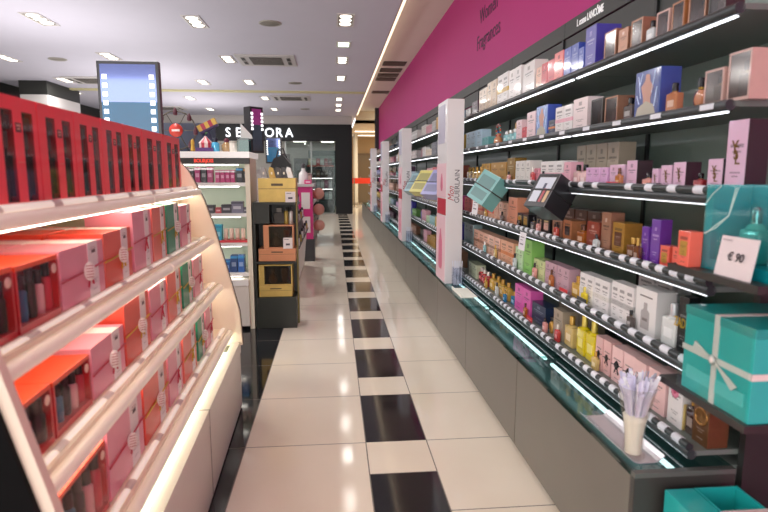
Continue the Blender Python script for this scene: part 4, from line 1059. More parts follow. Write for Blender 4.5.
def clearset(w, h, d):
    b = MB(); rm = M('#c81d2a', .35, coat=.4); om = M('#e8491e', .4, coat=.3, noise=.25, scale=14)
    b.box(-d, 0, -w/2, w/2, h-.012, h, 1, .002)                       # orange lid
    b.box(-d, 0, -w/2, w/2, 0, .016, 0)
    b.box(-d, 0, -w/2, -w/2+.008, .016, h-.012, 0); b.box(-d, 0, w/2-.008, w/2, .016, h-.012, 0)
    b.box(-d, -d*.45, -w/2+.008, w/2-.008, .016, h-.012, 2)
    body = b.mesh('box_body', [rm, om, M('#8c1c28', .5)])
    t = []
    cols = ['#b02434', '#3f9fb8', '#2c4a3a', '#efe8de', '#d84a5a']
    n = 5 if w > .15 else 2
    for i in range(n):
        yy = -w/2 + w*(i+.5)/n; hh = h*(.74 if i % 2 else .82); r = w*.3/n
        q = MB().lathe([(r*.9, .016), (r, .03), (r, hh*.75), (r*.6, hh*.8)], (-.022, yy, 0), 12, 0).lathe([(r*.75, hh*.8), (r*.75, hh+.01)], (-.022, yy, 0), 12, 1)
        t.append(q.mesh('tube', [M(cols[i] if n == 5 else cols[i*2], .3, coat=.5), M('#2a1a1c', .3)]))
    pn = MB().box(-.0015, 0, -w/2+.008, w/2-.008, .016, h-.012).mesh('clear_front', pane_mat('#fdf0f0', .03, .1))
    st = MB().lathe([(.001, 0), (.012, 0), (.012, .001), (.001, .0012)], (.0, w/2-.022, h-.032), 16, axis='x').mesh('round_sticker', M('#f2c9b8', .4))
    return body, t, pn, st
SW = {2: 'upper shelf', 3: 'middle shelf', 4: 'lower shelf'}
for s, rows in LEFT.items():
    rx, rz = RL[s]
    for (la, lb, h, kind, c, desc) in rows:
        w = round(abs(lb-la)*.97, 3); h = min(round(h, 3), .214 if s == 2 else .2); yc = (la+lb)/2; d = .16
        nrow = 2 if h < .2 else 1
        for r_ in range(nrow):
            x = rx - .057 - r_*(d+.012); back = r_ > 0
            if kind == 's':
                lab = f'{desc} gift set on the {SW[s]}' + (', behind the front one' if back else ' of the cream stand')
                t = thing('clear_gift_set', lab, 'box', gw(x, yc, rz+.0265), GA)
                body, tubes, pn, st = cached(('cs', w, h), lambda: clearset(w, h, d))
                part('box_body', body, t); part('clear_front', pn, t)
                for q in tubes: part('tube', q, t)
                part('round_sticker', st, t)
            else:
                lab = f'{desc} ribboned gift box on the {SW[s]}' + (', in the back row' if back else ' of the cream stand')
                t = thing('ribbon_gift_box', lab, 'box', gw(x, yc, rz+.0265), GA)
                for nme, me, ll in cached(('gf', w, h, c), lambda: gift(w, h, d, c, 'tall' in desc)): part(nme, me, t)
                if c in ('pink', 'coral', 'teal') and not back and 'tall' not in desc and 'slim' not in desc:
                    part('tag', cached('tag', lambda: gtag(h, w, c)), t, (.012, w*(.0 if c != 'teal' else .08), h*.52), (0, 0, -.95))
# coral stock at the back of the upper and middle shelves
for s, ys, hh in ((2, (-1.62, -1.42, -1.22, -1.02), .205), (3, (-1.62, -1.40), .19), (4, (-1.6, -1.3), .2)):
    for i, y in enumerate(ys):
        x = RL[s][0] - .45
        t = thing('ribbon_gift_box', f'{["nearest", "second", "third", "fourth"][i]} plain coral red box standing at the back of the {SW[s]}', 'box', gw(x, y, RL[s][1]+.0265), GA, f'plain coral boxes at the back of the {SW[s]}')
        for nme, me, ll in cached(('gf', .18, hh, 'salmon'), lambda: gift(.18, hh, .12, 'salmon', 0)): part(nme, me, t)
# ------------------------------------------------------------------ lighted mirror screens
def mirror_screen(name, label, x0, x1, y, z0, z1, ang, base_z, side=None, rows=7, mag=False):
    w, h = x1-x0, z1-z0
    t = thing(name, label, 'screen', (x0, y, base_z), ang)
    zo = z0 - base_z
    fr = M('#1d1c22', .35, coat=.3)
    part('frame', MB().box(0, w, .0, .05 if not mag else .1, zo, zo+h, 0, .004).mesh('frame', fr), t)
    part('mirror_panel', MB().box(.02, w-.02, -.002, 0, zo+h*.61, zo+h-.02).mesh('mirror_panel', M('#b04a9a' if mag else '#7c8bc4', .06, .75 if not mag else .2)), t)
    part('display_panel', MB().box(.02, w-.02, -.002, 0, zo+.02, zo+h*.61).mesh('display_panel', M('#38404e' if mag else '#0a5f88', .25, coat=.4, noise=.12, scale=9, emis=.12)), t)
    q = w*.036 if not mag else w*.07
    for k in range(rows):
        z = zo + h*(.85 - k*.083)
        for sx in (.12, .88):
            part('lamp', cached(('mlamp', round(q, 3)), lambda: MB().box(-q, q, -.006, -.002, -q, q).mesh('lamp', M('#ffffff', .4, emis=2.0))), t, (w*sx, 0, z))
    if zo > .05: part('post', MB().box(w*.4, w*.6, .01, .045, 0, zo).box(w*.1, w*.9, -.1, .15, 0, .02).mesh('post', fr), t)
    return t
mirror_screen('mirror_screen', 'tall lighted mirror screen with teal lower half above the red boxes', -1.555, -1.155, 4.0, 1.42, 2.10, 0, 0)
mirror_screen('mirror_screen', 'narrow dark pillar screen with magenta panel on the white cabinet corner', -.725, -.585, 5.16, 1.5435, 1.95, .75, 1.5425, rows=5, mag=True)
mirror_screen('mirror_screen', 'small distant lighted mirror with blue lower half behind gold boxes', -.93, -.71, 8.0, 1.5, 1.86, 0, 0)

# ------------------------------------------------------------------ white wall cabinet facing the camera
WX0, WX1, WY = -2.1, -.705, 4.88
wc = thing('cosmetics_cabinet', 'white lit cosmetics cabinet with mint back beyond the cream stand', 'cabinet', (0, WY, 0))
whm = M('#efece6', .4, coat=.2)
part('side_panel', MB().box(WX1-.04, WX1, 0, .42, 0, 1.54).mesh('side_panel', M('#e6dcc4', .4)), wc)
part('side_panel', MB().box(WX0, WX0+.03, 0, .42, 0, 1.54).mesh('side_panel', M('#e6dcc4', .4)), wc)
part('back_panel', MB().box(WX0+.03, WX1-.04, .38, .42, 0, 1.47).mesh('back_panel', M('#d8e8d4', .5)), wc)
part('top_fascia', MB().box(WX0, WX1+.005, -.03, .55, 1.49, 1.5415, 0, .003).mesh('top_fascia', M('#fbf8f2', .4, emis=.25)), wc)
part('sign_strip', MB().box(WX0, WX1, -.012, .03, 1.44, 1.49).mesh('sign_strip', M('#33332f', .4)), wc)
part('sign_lettering', text_mesh('BOURJOIS', .042, M('#e0402e', .4, emis=.8), .001, bold=.0015, sx=.85), wc, (-1.08, -.013, 1.465), ROT_FRONT)
for z, th in ((1.283, .03), (1.02, .028), (.765, .028), (.50, .026), (.445, .05)):
    sh = part('shelf', MB().box(WX0+.03, WX1-.04, -.0 if z > .46 else -.03, .38, z-th, z).mesh('shelf', whm), wc)
    if z > .46: part('light_strip', MB().box(WX0+.1, WX1-.1, .03, .05, z-th-.008, z-th-.001).mesh('light_strip', M('#fffaf0', .5, emis=TUBE*.5)), sh)
part('light_strip', MB().box(WX0+.1, WX1-.1, .03, .05, 1.428, 1.436).mesh('light_strip', M('#fffaf0', .5, emis=TUBE*.5)), wc)
part('base', MB().box(WX0+.03, WX1-.04, -.02, .38, .03, .395).box(-1.23, -1.225, -.022, -.02, .03, .395, 1).mesh('base', [M('#d9d0c4', .4), M('#7a746a', .5)]), wc)
def sm(kind, x, z, w, h, col, label, cat='box', d=.08, y=None, group=None, top=None):
    y = WY+.05 if y is None else y
    if kind == 'box':
        me = cached(('sm', w, h, d, col, top), lambda: MB().box(-w/2, w/2, 0, d, 0, h, 0, .002).box(-w*.32, w*.32, -.001, 0, h*.35, h*.6, 1).box(-w/2-.0005, w/2+.0005, -.0008, d+.0005, h*.82, h*.95, 2).mesh('cosmetic_box', [M(col, .4, coat=.2), M(mix(col, .5), .4), M(top or mix(col, -.4), .4)]))
        return thing('cosmetic_box', label, 'box', (x, y, z+.0005), 0, group, me)
    if kind == 'tube':
        me = cached(('tb', w, h, col, top), lambda: MB().lathe([(w*.5, 0), (w*.5, h*.2)], (0, d/2, 0), 12, 1).lathe([(w*.48, h*.2), (w*.5, h*.6)], (0, d/2, 0), 12, 0).lathe([(w*.5, h*.6), (w*.55, h)], (0, d/2, 0), 12, 0, sy=.6).mesh('cosmetic_tube', [M(col, .3, coat=.4), M(top or mix(col, -.4), .4)]))
        return thing('cosmetic_tube', label, cat, (x, y, z+.0005), 0, group, me)
OR = ['first', 'second', 'third', 'fourth', 'fifth', 'sixth', 'seventh', 'eighth', 'ninth', 'tenth']
# top product shelf: black and magenta boxes
for i in range(7): sm('box', -1.36+i*.052, 1.283, .045, .13 if i != 3 else .12, '#2b2a30' if i % 2 else '#a02a62', f'{OR[i]} tall black and magenta box from left, cabinet top shelf', group='tall dark boxes on the cabinet top shelf', top='#e6dfe4')
for i in range(4): sm('box', -.985+i*.042, 1.283, .038, .105, '#b3306c', f'{OR[i]} short magenta box from left, cabinet top shelf', group='short magenta boxes on the cabinet top shelf', top='#e6dfe4')
sm('box', -.80, 1.283, .055, .125, '#2a2c33', 'black box with blue top on the cabinet top shelf', top='#3a8fc0'); sm('box', -.738, 1.283, .055, .12, '#26262b', 'black box with orange top on the cabinet top shelf', top='#c9853a')
sm('tube', -1.16, 1.02, .05, .16, '#a99ab6', 'tall lilac grey bottle on the cabinet second shelf', 'bottle'); sm('tube', -1.20, 1.02, .05, .15, '#9a8aa8', 'darker lilac bottle left on the cabinet second shelf', 'bottle')
for i, (x, w, h, c, l) in enumerate(((-1.06, .07, .07, '#2d2a30', 'black compact box over red tray, cabinet second shelf'), (-.99, .05, .05, '#b0343c', 'small red box, cabinet second shelf'), (-.92, .09, .075, '#33313a', 'dark grey box, middle of cabinet second shelf'), (-.83, .10, .10, '#6f6d80', 'grey violet box, cabinet second shelf'), (-.75, .06, .05, '#5a5864', 'low grey box at right, cabinet second shelf'))): sm('box', x, 1.02, w, h, c, l)
for i in range(2): sm('box', -1.08+i*.075, .765, .068, .145+.01*i, '#1fa0bb', ['left', 'right'][i] + ' turquoise box on the cabinet third shelf', group='turquoise boxes on the cabinet third shelf', top='#1786a8')
for i in range(4): sm('tube', -.94+i*.05, .785, .036, .10, '#e8cdbb', f'{OR[i]} pale beige tube from left on red tray', 'tube', group='beige tubes on the red tray', top='#c98f80', d=.06)
rt = thing('display_tray', 'red tray under the beige tubes on the cabinet third shelf', 'tray', (-.87, WY+.03, .7655)); part('tray_base', MB().box(-.13, .13, 0, .12, 0, .019, 0, .003).mesh('tray_base', M('#c9303a', .4)), rt)
for i in range(4): sm('box', -1.0+i*.062, .50, .055, .11 if i < 2 else .15, '#2a62b0' if i % 2 else '#27487e', f'{OR[i]} blue box from left on the cabinet fourth shelf', group='blue boxes on the cabinet fourth shelf', top='#3f9ad0')
# on top of the white cabinet
ZT = 1.542
fw_ = thing('toy_ferris_wheel', 'toy ferris wheel with small dark cabins on the white cabinet', 'decoration', (-1.355, 5.12, ZT))
def wheel():
    b = MB(); R = .165; n = 24; c = .19
    pts = [(R*math.cos(2*PI*i/n), 0, c+R*math.sin(2*PI*i/n)) for i in range(n+1)]
    b.path(pts, .006, 6)
    for i in range(0, n, 4): b.cyl((0, 0, c), pts[i], .0035, seg=6)
    return b.mesh('wheel_rim', M('#5a5348', .4, .4))
part('wheel_rim', wheel(), fw_)
part('stand', MB().cyl((-.1, .02, 0), (0, .02, .19), .006, seg=6).cyl((.1, .02, 0), (0, .02, .19), .006, seg=6).box(-.13, .13, -.04, .06, 0, .012).mesh('stand', M('#2b2a33', .5)), fw_)
for i in range(8):
    a = 2*PI*i/8 + PI/2
    part('cabin', cached('cabin', lambda: MB().lathe([(.012, -.05), (.019, -.042), (.019, -.015), (.008, .012), (.002, .02)], seg=10).mesh('cabin', M('#51202e', .4))), fw_, (.165*math.cos(a), -.015, .19+.165*math.sin(a)+.012))
rs = part('round_sign', MB().lathe([(.001, -.012), (.058, -.01), (.058, 0), (.001, 0)], (-.0, -.012, .19), 20, axis='y').box(-.034, .034, -.0275, -.024, .18, .198, 1).mesh('round_sign', [M('#cf3a2c', .4), M('#f0e2da', .4)]), fw_)
bb = thing('backdrop_board', 'dark blue grey board standing behind the toy ferris wheel', 'board', (-1.42, 5.305, ZT))
part('board', MB().box(-.16, .36, 0, .02, 0, .27, 0, .003).mesh('board', M('#3c4456', .5)), bb)
part('foot', MB().box(-.16, .36, -.02, .06, 0, .01).mesh('foot', M('#2b303c', .5)), bb)
wm_ = thing('toy_swing_tower', 'toy tower with a striped tilted ride cabin on the white cabinet', 'decoration', (-1.125, 5.22, ZT))
part('tower', MB().prism([(-.06, 0), (.06, 0), (.02, .23), (-.02, .23)], 'y', -.02, .02).mesh('tower', M('#2e2f55', .5)), wm_)
def cabin():
    b = MB()
    for i in range(5): b.box(-.085+i*.034, -.051+i*.034, -.03, .03, -.028, .028, i % 2)
    b.box(-.085, .085, -.031, .031, -.045, -.028, 2)
    return b.mesh('striped_cabin', [M('#d8b04a', .4), M('#b0344c', .4), M('#3a2350', .4)])
part('striped_cabin', cabin(), wm_, (.025, -.055, .24), (0, -.45, 0))
part('base', MB().box(-.045, .07, -.07, .05, 0, .012).mesh('base', M('#4a2a3e', .5)), wm_)
tt = thing('toy_circus_tent', 'small red and white striped toy circus tent on purple base', 'decoration', (-1.085, 5.0, ZT))
def tent():
    b = MB(); n = 12
    for i in range(n):
        a0, a1 = 2*PI*i/n, 2*PI*(i+1)/n; R = .055
        p = [(R*math.cos(a0), R*math.sin(a0)), (R*math.cos(a1), R*math.sin(a1))]
        b.add([(p[0][0], p[0][1], .035), (p[1][0], p[1][1], .035), (p[1][0], p[1][1], .075), (p[0][0], p[0][1], .075)], [(0, 1, 2, 3)], i % 2)
        b.add([(p[0][0]*1.15, p[0][1]*1.15, .075), (p[1][0]*1.15, p[1][1]*1.15, .075), (0, 0, .14)], [(0, 1, 2)], i % 2)
    return b.mesh('tent_canvas', [M('#c93a4e', .5), M('#f0d8d4', .5)])
part('tent_canvas', tent(), tt)
part('base', MB().box(-.075, .07, -.06, .06, 0, .035).mesh('base', M('#54306e', .5)), tt)
part('flag', MB().cyl((0, 0, .13), (0, 0, .17), .002, seg=5).box(0, .018, -.001, .001, .155, .17).mesh('flag', M('#4a7a4a', .5)), tt)
gc_ = thing('toy_figure', 'small yellow toy figure beside the circus tent', 'decoration', (-1.19, 4.98, ZT)); part('body', MB().lathe([(.016, 0), (.02, .02), (.013, .06), (.016, .075), (.012, .1), (.002, .11)], seg=12).mesh('body', M('#c9a03a', .4)), gc_)
part('feet', MB().box(-.018, .018, -.022, .01, 0, .01).mesh('feet', M('#7a5a20', .4)), gc_)
bl = thing('perfume_bottle', 'bright blue bottle with black cap on the white cabinet', 'bottle', (-1.005, 5.0, ZT)); part('glass_body', MB().lathe([(.034, 0), (.036, .01), (.036, .075), (.02, .085)], seg=18).mesh('glass_body', M('#4ab4e0', .08, coat=1)), bl); part('cap', MB().lathe([(.022, .083), (.022, .12), (.018, .123)], seg=14).mesh('cap', M('#202838', .3)), bl)
gj = thing('perfume_bottle', 'round gold and plum bottle on the white cabinet', 'bottle', (-.915, 5.03, ZT)); part('glass_body', MB().lathe([(.03, 0), (.045, .02), (.045, .06), (.02, .085)], seg=18).mesh('glass_body', M('#b08a5a', .12, coat=.8, noise=.5, scale=30)), gj); part('cap', MB().lathe([(.018, .084), (.026, .1), (.01, .12)], seg=14).mesh('cap', M('#6a2a3e', .3)), gj)
wj = thing('candle_jar', 'white candle jar with grey lid on the white cabinet', 'jar', (-.845, 5.0, ZT)); part('jar', MB().lathe([(.04, 0), (.042, .005), (.042, .075), (.038, .08)], seg=20).mesh('jar', M('#e2dcd0', .3, coat=.5)), wj); part('lid', MB().lathe([(.043, .08), (.043, .092), (.01, .096)], seg=20).mesh('lid', M('#b8b0a4', .3)), wj)
ac = thing('acrylic_stand', 'clear teal tinted acrylic block beside the narrow dark pillar', 'display stand', (-.765, 4.93, ZT)); part('block', MB().box(-.045, .055, 0, .12, 0, .115, 0, .003).mesh('block', pane_mat('#9cc4c0', .18, .04)), ac); part('inner_panel', MB().box(-.035, .045, .05, .055, .0, .10).mesh('inner_panel', M('#6f9c98', .2, coat=.5)), ac)
pc = thing('paper_fan', 'white slanted paper card standing on the acrylic block', 'card', (-.755, 4.99, ZT+.1155)); part('card', MB().prism([(-.035, 0), (.07, 0), (.06, .03), (-.03, .13)], 'y', -.002, .002).mesh('card', M('#dfe0dc', .5)), pc)

# ------------------------------------------------------------------ dark tower with gold boxes
TX0, TX1, TY = -.675, -.335, 4.87
tw = thing('display_tower', 'black display tower of gold perfume sets beside the white cabinet', 'display tower', (0, TY, 0))
bk = M('#1f2119', .4, noise=.1, scale=8)
part('base', MB().box(TX0, TX1, 0, .27, 0, .282, 0, .003).mesh('base', bk), tw)
part('side_panel', MB().box(TX0-.02, TX0, .02, .27, .0, 1.115).mesh('side_panel', bk), tw)
part('back_panel', MB().box(TX0, TX1, .25, .27, .282, 1.1).mesh('back_panel', bk), tw)
part('edge_panel', MB().box(TX1, TX1+.012, .17, .27, .0, 1.115).mesh('edge_panel', M('#7a6c3a', .35, .5)), tw)
for z in (.60, 1.115): part('shelf', MB().box(TX0, TX1, .0, .25, z-.02, z).mesh('shelf', bk), tw)
part('cubby', MB().box(TX0, TX0+.12, .03, .249, .93, 1.094).mesh('cubby', bk), tw)
gm_ = M('#c9a95c', .34, .45, noise=.2, scale=14); cpm = M('#c9855e', .36, .4, noise=.12, scale=10)
def lid_box(x0, x1, z, h, m, label, txt=True, d=.22, y=.02):
    t = thing('perfume_box', label, 'box', (0, TY+y, z+.0005))
    part('box_body', MB().box(x0, x1, 0, d, 0, h, 0, .003).mesh('box_body', m), t)
    part('lid_seam', MB().box(x0-.001, x1+.001, -.001, d+.001, h*.55, h*.57).mesh('lid_seam', M('#5a4420', .4)), t)
    if txt: part('front_mark', MB().box((x0+x1)/2-.05, (x0+x1)/2+.05, -.0015, 0, h*.68, h*.78).mesh('front_mark', M('#4a3a1e', .4)), t)
    return t
def window_box(x0, x1, z, h, m, label, ic, d=.2, y=.03):
    t = thing('perfume_gift_set', label, 'box', (0, TY+y, z+.0005))
    b = MB(); k = .018
    b.box(x0, x0+k*2.6, 0, d, 0, h); b.box(x1-k*.6, x1, 0, d, 0, h); b.box(x0+k*2.6, x1-k*.6, 0, d, 0, k*.6); b.box(x0+k*2.6, x1-k*.6, 0, d, h-k*.6, h); b.box(x0+k*2.6, x1-k*.6, d*.6, d, k*.6, h-k*.6, 1)
    part('box_body', b.mesh('box_body', [m, M('#1d1a17', .4)]), t)
    part('clear_front', MB().box(x0+k*2.6, x1-k*.6, .001, .003, k*.6, h-k*.6).mesh('clear_front', pane_mat('#b9b2a6', .10, .06)), t)
    part('bottle', MB().lathe([(.03, 0), (.045, .03), (.035, .07), (.012, .085), (.012, .1), (.02, .105), (.02, .125)], ((x0*.6+x1*.4), d*.3, k*.6), 16).mesh('bottle', M(ic[0], .15, .5, coat=.6)), t)
    part('tube', MB().lathe([(.02, 0), (.02, .03), (.026, .032), (.03, h*.72)], ((x0*.25+x1*.75), d*.3, k*.6), 14, sy=.6).mesh('tube', M(ic[1], .3, .3)), t)
    return t
lid_box(-.66, -.37, .282, .10, gm_, 'low gold perfume box on the black tower base')
window_box(-.66, -.37, .383, .185, gm_, 'clear fronted gold perfume set, lowest on the black tower', ('#c9962e', '#c79232'))
lid_box(-.655, -.335, .60, .11, cpm, 'low copper perfume box on the tower middle shelf')
window_box(-.61, -.35, .711, .205, cpm, 'clear fronted copper perfume set above the copper box', ('#b8a084', '#cf8a62'))
lid_box(-.64, -.32, 1.115, .205, gm_, 'large gold perfume box on top of the black tower', d=.24)
def tcard(x, z, y, w, h, label):
    t = thing('price_card', label, 'sign', (x, TY+y, z), (-.08, 0, 0))
    part('card', MB().box(-w/2, w/2, -.0015, .0015, 0, h).mesh('card', M('#e6dcd8', .4)), t)
    part('price_print', MB().box(-w*.22, w*.22, -.0022, -.0015, h*.3, h*.48).box(-w*.4, w*.1, -.0022, -.0015, h*.82, h*.87).mesh('price_print', M('#4a4046', .5)), t)
tcard(-.368, 1.1155, -.0, .085, .09, 'white price card before the large gold box')
tcard(-.40, .7115, .012, .08, .095, 'white price card before the copper perfume set')
dj = thing('perfume_bottle', 'dark square bottle set in the black tower upper recess', 'bottle', (-.48, TY+.12, .917)); part('glass_body', MB().box(-.05, .05, 0, .08, 0, .1, 0, .008).mesh('glass_body', M('#2d2c2c', .15, coat=.8)), dj); part('cap', MB().box(-.025, .025, .015, .065, .1, .145, 0, .004).mesh('cap', M('#6d6a66', .2, .6)), dj)
for i, (x, c) in enumerate(((-.415, '#a48a3a'), (-.375, '#b8b2aa'))):
    o = thing('perfume_bottle', ['olive gold slim bottle in the black tower upper recess', 'silver slim bottle at the right of tower recess'][i], 'bottle', (x, TY+.1, .917)); part('glass_body', MB().lathe([(.017, 0), (.02, .01), (.02, .11), (.012, .12)], seg=14).mesh('glass_body', M(c, .2, .4, coat=.6)), o); part('cap', MB().lathe([(.012, .12), (.012, .15), (.008, .153)], seg=12).mesh('cap', M('#2b2a28', .3)), o)
# slanted palettes on top of the large gold box
for i, (x, c, l) in enumerate(((-.60, '#8a8684', 'grey slanted palette leftmost on the large gold box'), (-.53, '#b8923e', 'gold slanted palette second on the large gold box'), (-.475, '#37322c', 'brown black slanted palette third on the large gold box'), (-.425, '#1f1d1d', 'black slanted palette fourth on the large gold box'), (-.38, '#d6d0ca', 'white slanted palette rightmost on the large gold box'))):
    o = thing('makeup_palette', l, 'palette', (x, TY+.09, 1.3225), 0, None)
    part('case', MB().prism([(-.02, 0), (.035, 0), (.012, .085), (-.018, .095), (-.028, .06)], 'y', 0, .07).mesh('case', M(c, .3, .3, coat=.4)), o)
    part('clasp', MB().box(-.006, .006, -.003, 0, .03, .05).mesh('clasp', M('#d8ccb4', .3, .5)), o)
# ------------------------------------------------------------------ further stands along the left of the aisle
g2_ = thing('display_stand', 'black slanted tester stand with white base beyond the gold tower', 'display stand', (-.40, 6.0, 0))
part('base', MB().prism([(-.27, 0), (-.06, 0), (-.04, .05), (.0, .52), (-.27, .52)], 'y', 0, 2.3).mesh('base', M('#f2efe9', .4)), g2_)
part('slanted_panel', MB().prism([(-.01, .52), (-.19, 1.14), (-.27, 1.14), (-.27, .52)], 'y', 0, 2.3).mesh('slanted_panel', M('#201f22', .4)), g2_)
for k in range(3): part('ledge', MB().box(-.09-.055*k, .03-.055*k, .02, 2.28, .555+k*.19, .57+k*.19).mesh('ledge', M('#3a383c', .4)), g2_)
for k in range(3):
    for j in range(6):
        z = .5705+k*.19; x = -.40+.008-.055*k; y = 6.2+j*.37
        col = ['#e2dfda', '#b8a24a', '#efece8', '#8a868c'][(j+k) % 4]
        o = thing('tester_bottle', f'{OR[j]} tester bottle on the {["lower", "middle", "upper"][k]} ledge of the black slanted stand', 'bottle', (x, y, z), 0, f'tester bottles on the {["lower", "middle", "upper"][k]} ledge')
        part('glass_body', cached(('tsb', col), lambda: MB().box(-.018, .018, -.04, .04, 0, .085, 0, .006).mesh('glass_body', M(col, .15, coat=.7))), o)
        part('cap', cached('tsc', lambda: MB().lathe([(.014, .085), (.014, .12), (.01, .123)], seg=10).mesh('cap', M('#1f1e20', .3))), o)
hb = thing('handbag', 'black handbag standing on top of the black slanted stand', 'bag', (-.63, 6.9, 1.1405))
part('bag_body', MB().prism([(-.03, 0), (.03, 0), (.13, .2), (.12, .33), (.03, .44), (-.08, .40), (-.14, .25)], 'y', 0, .14).mesh('bag_body', M('#151416', .4)), hb)
part('handle', MB().path([(-.06, .07, .38), (-.03, .07, .5), (.03, .07, .52), (.07, .07, .40)], .008, 8).mesh('handle', M('#1c1b1d', .4)), hb)
pk = thing('display_tower', 'magenta display tower with white panels past the black slanted stand', 'display tower', (-.43, 8.7, 0))
mg = M('#d01f78', .4, coat=.2)
part('base', MB().box(-.13, .13, 0, .4, 0, .35).mesh('base', M('#2a2729', .4)), pk)
part('column', MB().box(-.11, .11, 0, .4, .35, 1.16).mesh('column', mg), pk)
for z in (.45, .82): part('front_panel', MB().box(-.06, .07, -.006, 0, z, z+.25).mesh('front_panel', M('#e6dcd8', .4)), pk)
part('top', MB().box(-.14, .14, -.02, .42, 1.16, 1.2).mesh('top', M('#c9c2c0', .4)), pk)
for i in range(3):
    o = thing('powder_jar', f'{["topmost", "middle", "lowest"][i]} round peach jar hanging beside the magenta tower', 'jar', (-.19, 8.86, .93-i*.25)); 
    part('jar', MB().lathe([(.001, -.03), (.075, -.025), (.09, 0), (.075, .05), (.001, .06)], (-.04, 0, .12), 20, axis='y').mesh('jar', M('#c98a7a', .35, coat=.3)), o)
    part('hook_plate', MB().box(-.078, -.04, .0, .03, -.01, .05).mesh('hook_plate', M('#8a8078', .4)), o)
o = thing('perfume_bottle', 'white tall bottle with dark cap standing on the magenta tower', 'bottle', (-.46, 8.85, 1.2005)); part('glass_body', MB().lathe([(.07, 0), (.075, .03), (.07, .16), (.03, .2), (.03, .24)], seg=18).mesh('glass_body', M('#e9e4e2', .25, coat=.6)), o); part('cap', MB().lathe([(.03, .24), (.03, .3), (.02, .31)], seg=14).mesh('cap', M('#3a3438', .3)), o)
o = thing('product_box', 'bright pink box lying on the magenta tower top', 'box', (-.44, 8.72, 1.2005)); part('box_body', MB().box(-.0, .11, 0, .06, 0, .06, 0, .003).mesh('box_body', M('#e0307e', .4)), o); part('front_label', MB().box(.02, .09, -.001, 0, .02, .04).mesh('front_label', M('#f2d8e2', .4)), o)
dk3 = thing('display_stand', 'low dark stand with makeup boxes between magenta tower and storefront', 'display stand', (-.42, 10.4, 0))
part('base', MB().box(-.5, .05, 0, 2.2, 0, .5).mesh('base', M('#2c2b2d', .4)), dk3)
part('shelf', MB().box(-.5, .05, 0, 2.2, .78, .8).mesh('shelf', M('#d2ccca', .4)), dk3)
part('back', MB().box(-.5, -.46, 0, 2.2, .5, 1.4).mesh('back', M('#3a3538', .4)), dk3)
part('top', MB().box(-.5, -.05, 0, 2.2, 1.14, 1.16).mesh('top', M('#d2ccca', .4)), dk3)
for k, z in enumerate((.5, .8, 1.16)):
    for j in range(5):
        c = ['#c98a7a', '#e8dcd8', '#b03a5a', '#8a7a78', '#d8b0a8'][(j+k*2) % 5]
        sm('box', -.52, z, .14, .2, c, f'{OR[j]} makeup box, {["low", "middle", "top"][k]} level of the far low dark stand', d=.12, y=10.5+j*.4, group=f'makeup boxes on the {["low", "middle", "top"][k]} level of the far dark stand')

# ------------------------------------------------------------------ SEPHORA storefront closing the aisle
SY = 19.0
blk = M('#15181a', .55, noise=.06, scale=2, spec=.3)
sf = thing('storefront', 'dark charcoal storefront with glowing white letters at the aisle end', 'storefront', (0, SY, 0))
part('fascia', MB().box(-6.85, .65, 0, .35, 2.43, 2.97).mesh('fascia', blk), sf)
part('pier', MB().box(.08, .65, 0, .35, 0, 2.43).mesh('pier', blk), sf)
part('pier', MB().box(-6.8, -3.9, 0, .35, 0, 2.43).mesh('pier', blk), sf)
part('upper_wall', MB().box(-6.88, .66, .1, .35, 2.972, ZC-.002).mesh('upper_wall', plaster('#cfc9c2')), sf)
part('threshold', MB().box(-3.9, .08, 0, .35, 0, .02).mesh('threshold', M('#8d8780', .3)), sf)
for ch, x in (('S', -3.39), ('E', -3.06), ('P', -2.73), ('H', -2.39), ('O', -2.06), ('R', -1.75), ('A', -1.42)):
    part('letter', text_mesh(ch, .42, M('#f4f8ff', .4, emis=1.3), .02, bold=.002, sx=.92), sf, (x, -.03, 2.675), ROT_FRONT, label=f'glowing white letter {ch}')
part('glazing', MB().box(-1.55, .06, .16, .18, .02, 2.41).mesh('glazing', pane_mat('#dfe8e6', .04, .02)), sf)
for x in (-1.57, -.72): part('mullion', MB().box(x-.02, x+.02, .14, .2, .02, 2.41).mesh('mullion', M('#8d918e', .3, .6)), sf)
struct('wall_store_back', MB().box(-6.9, .65, 24.4, 24.5, 0, 2.7).mesh('wall_store_back', plaster('#c9c4be')))
struct('wall_store_right', MB().box(.6, .65, 19.36, 24.4, 0, 2.7).mesh('wall_store_right', plaster('#c9c4be')))
struct('ceiling_store', MB().box(-6.9, .6, 19.36, 24.4, 2.62, 2.7).mesh('ceiling_store', plaster('#dad6d0')))
for i, (x, y) in enumerate(((-3.2, 20.6), (-1.3, 20.6), (-.2, 20.8), (-3.2, 22.8), (-1.3, 22.8), (-.2, 23))):
    t = thing('ceiling_panel_light', f'{["left front", "middle front", "right front", "left rear", "middle rear", "right rear"][i]} square ceiling light inside the storefront', 'ceiling light', (x, y, 2.62), 0, 'lights inside the storefront')
    part('diffuser', cached('cpd', lambda: MB().box(-.25, .25, -.2, .2, -.02, 0).mesh('diffuser', M('#fff6e8', .5, emis=LAMP*1.1))), t)
su = thing('makeup_shelving', 'black makeup shelving with lit shelves inside the storefront', 'shelving', (-.42, 20.0, 0))
part('frame', MB().box(-.5, -.46, 0, .4, 0, 1.75).box(.42, .46, 0, .4, 0, 1.75).box(-.46, .42, .36, .4, 0, 1.75).mesh('frame', M('#1f1f22', .4)), su)
part('base', MB().box(-.46, .42, 0, .36, 0, .42).mesh('base', M('#26282b', .4)), su)
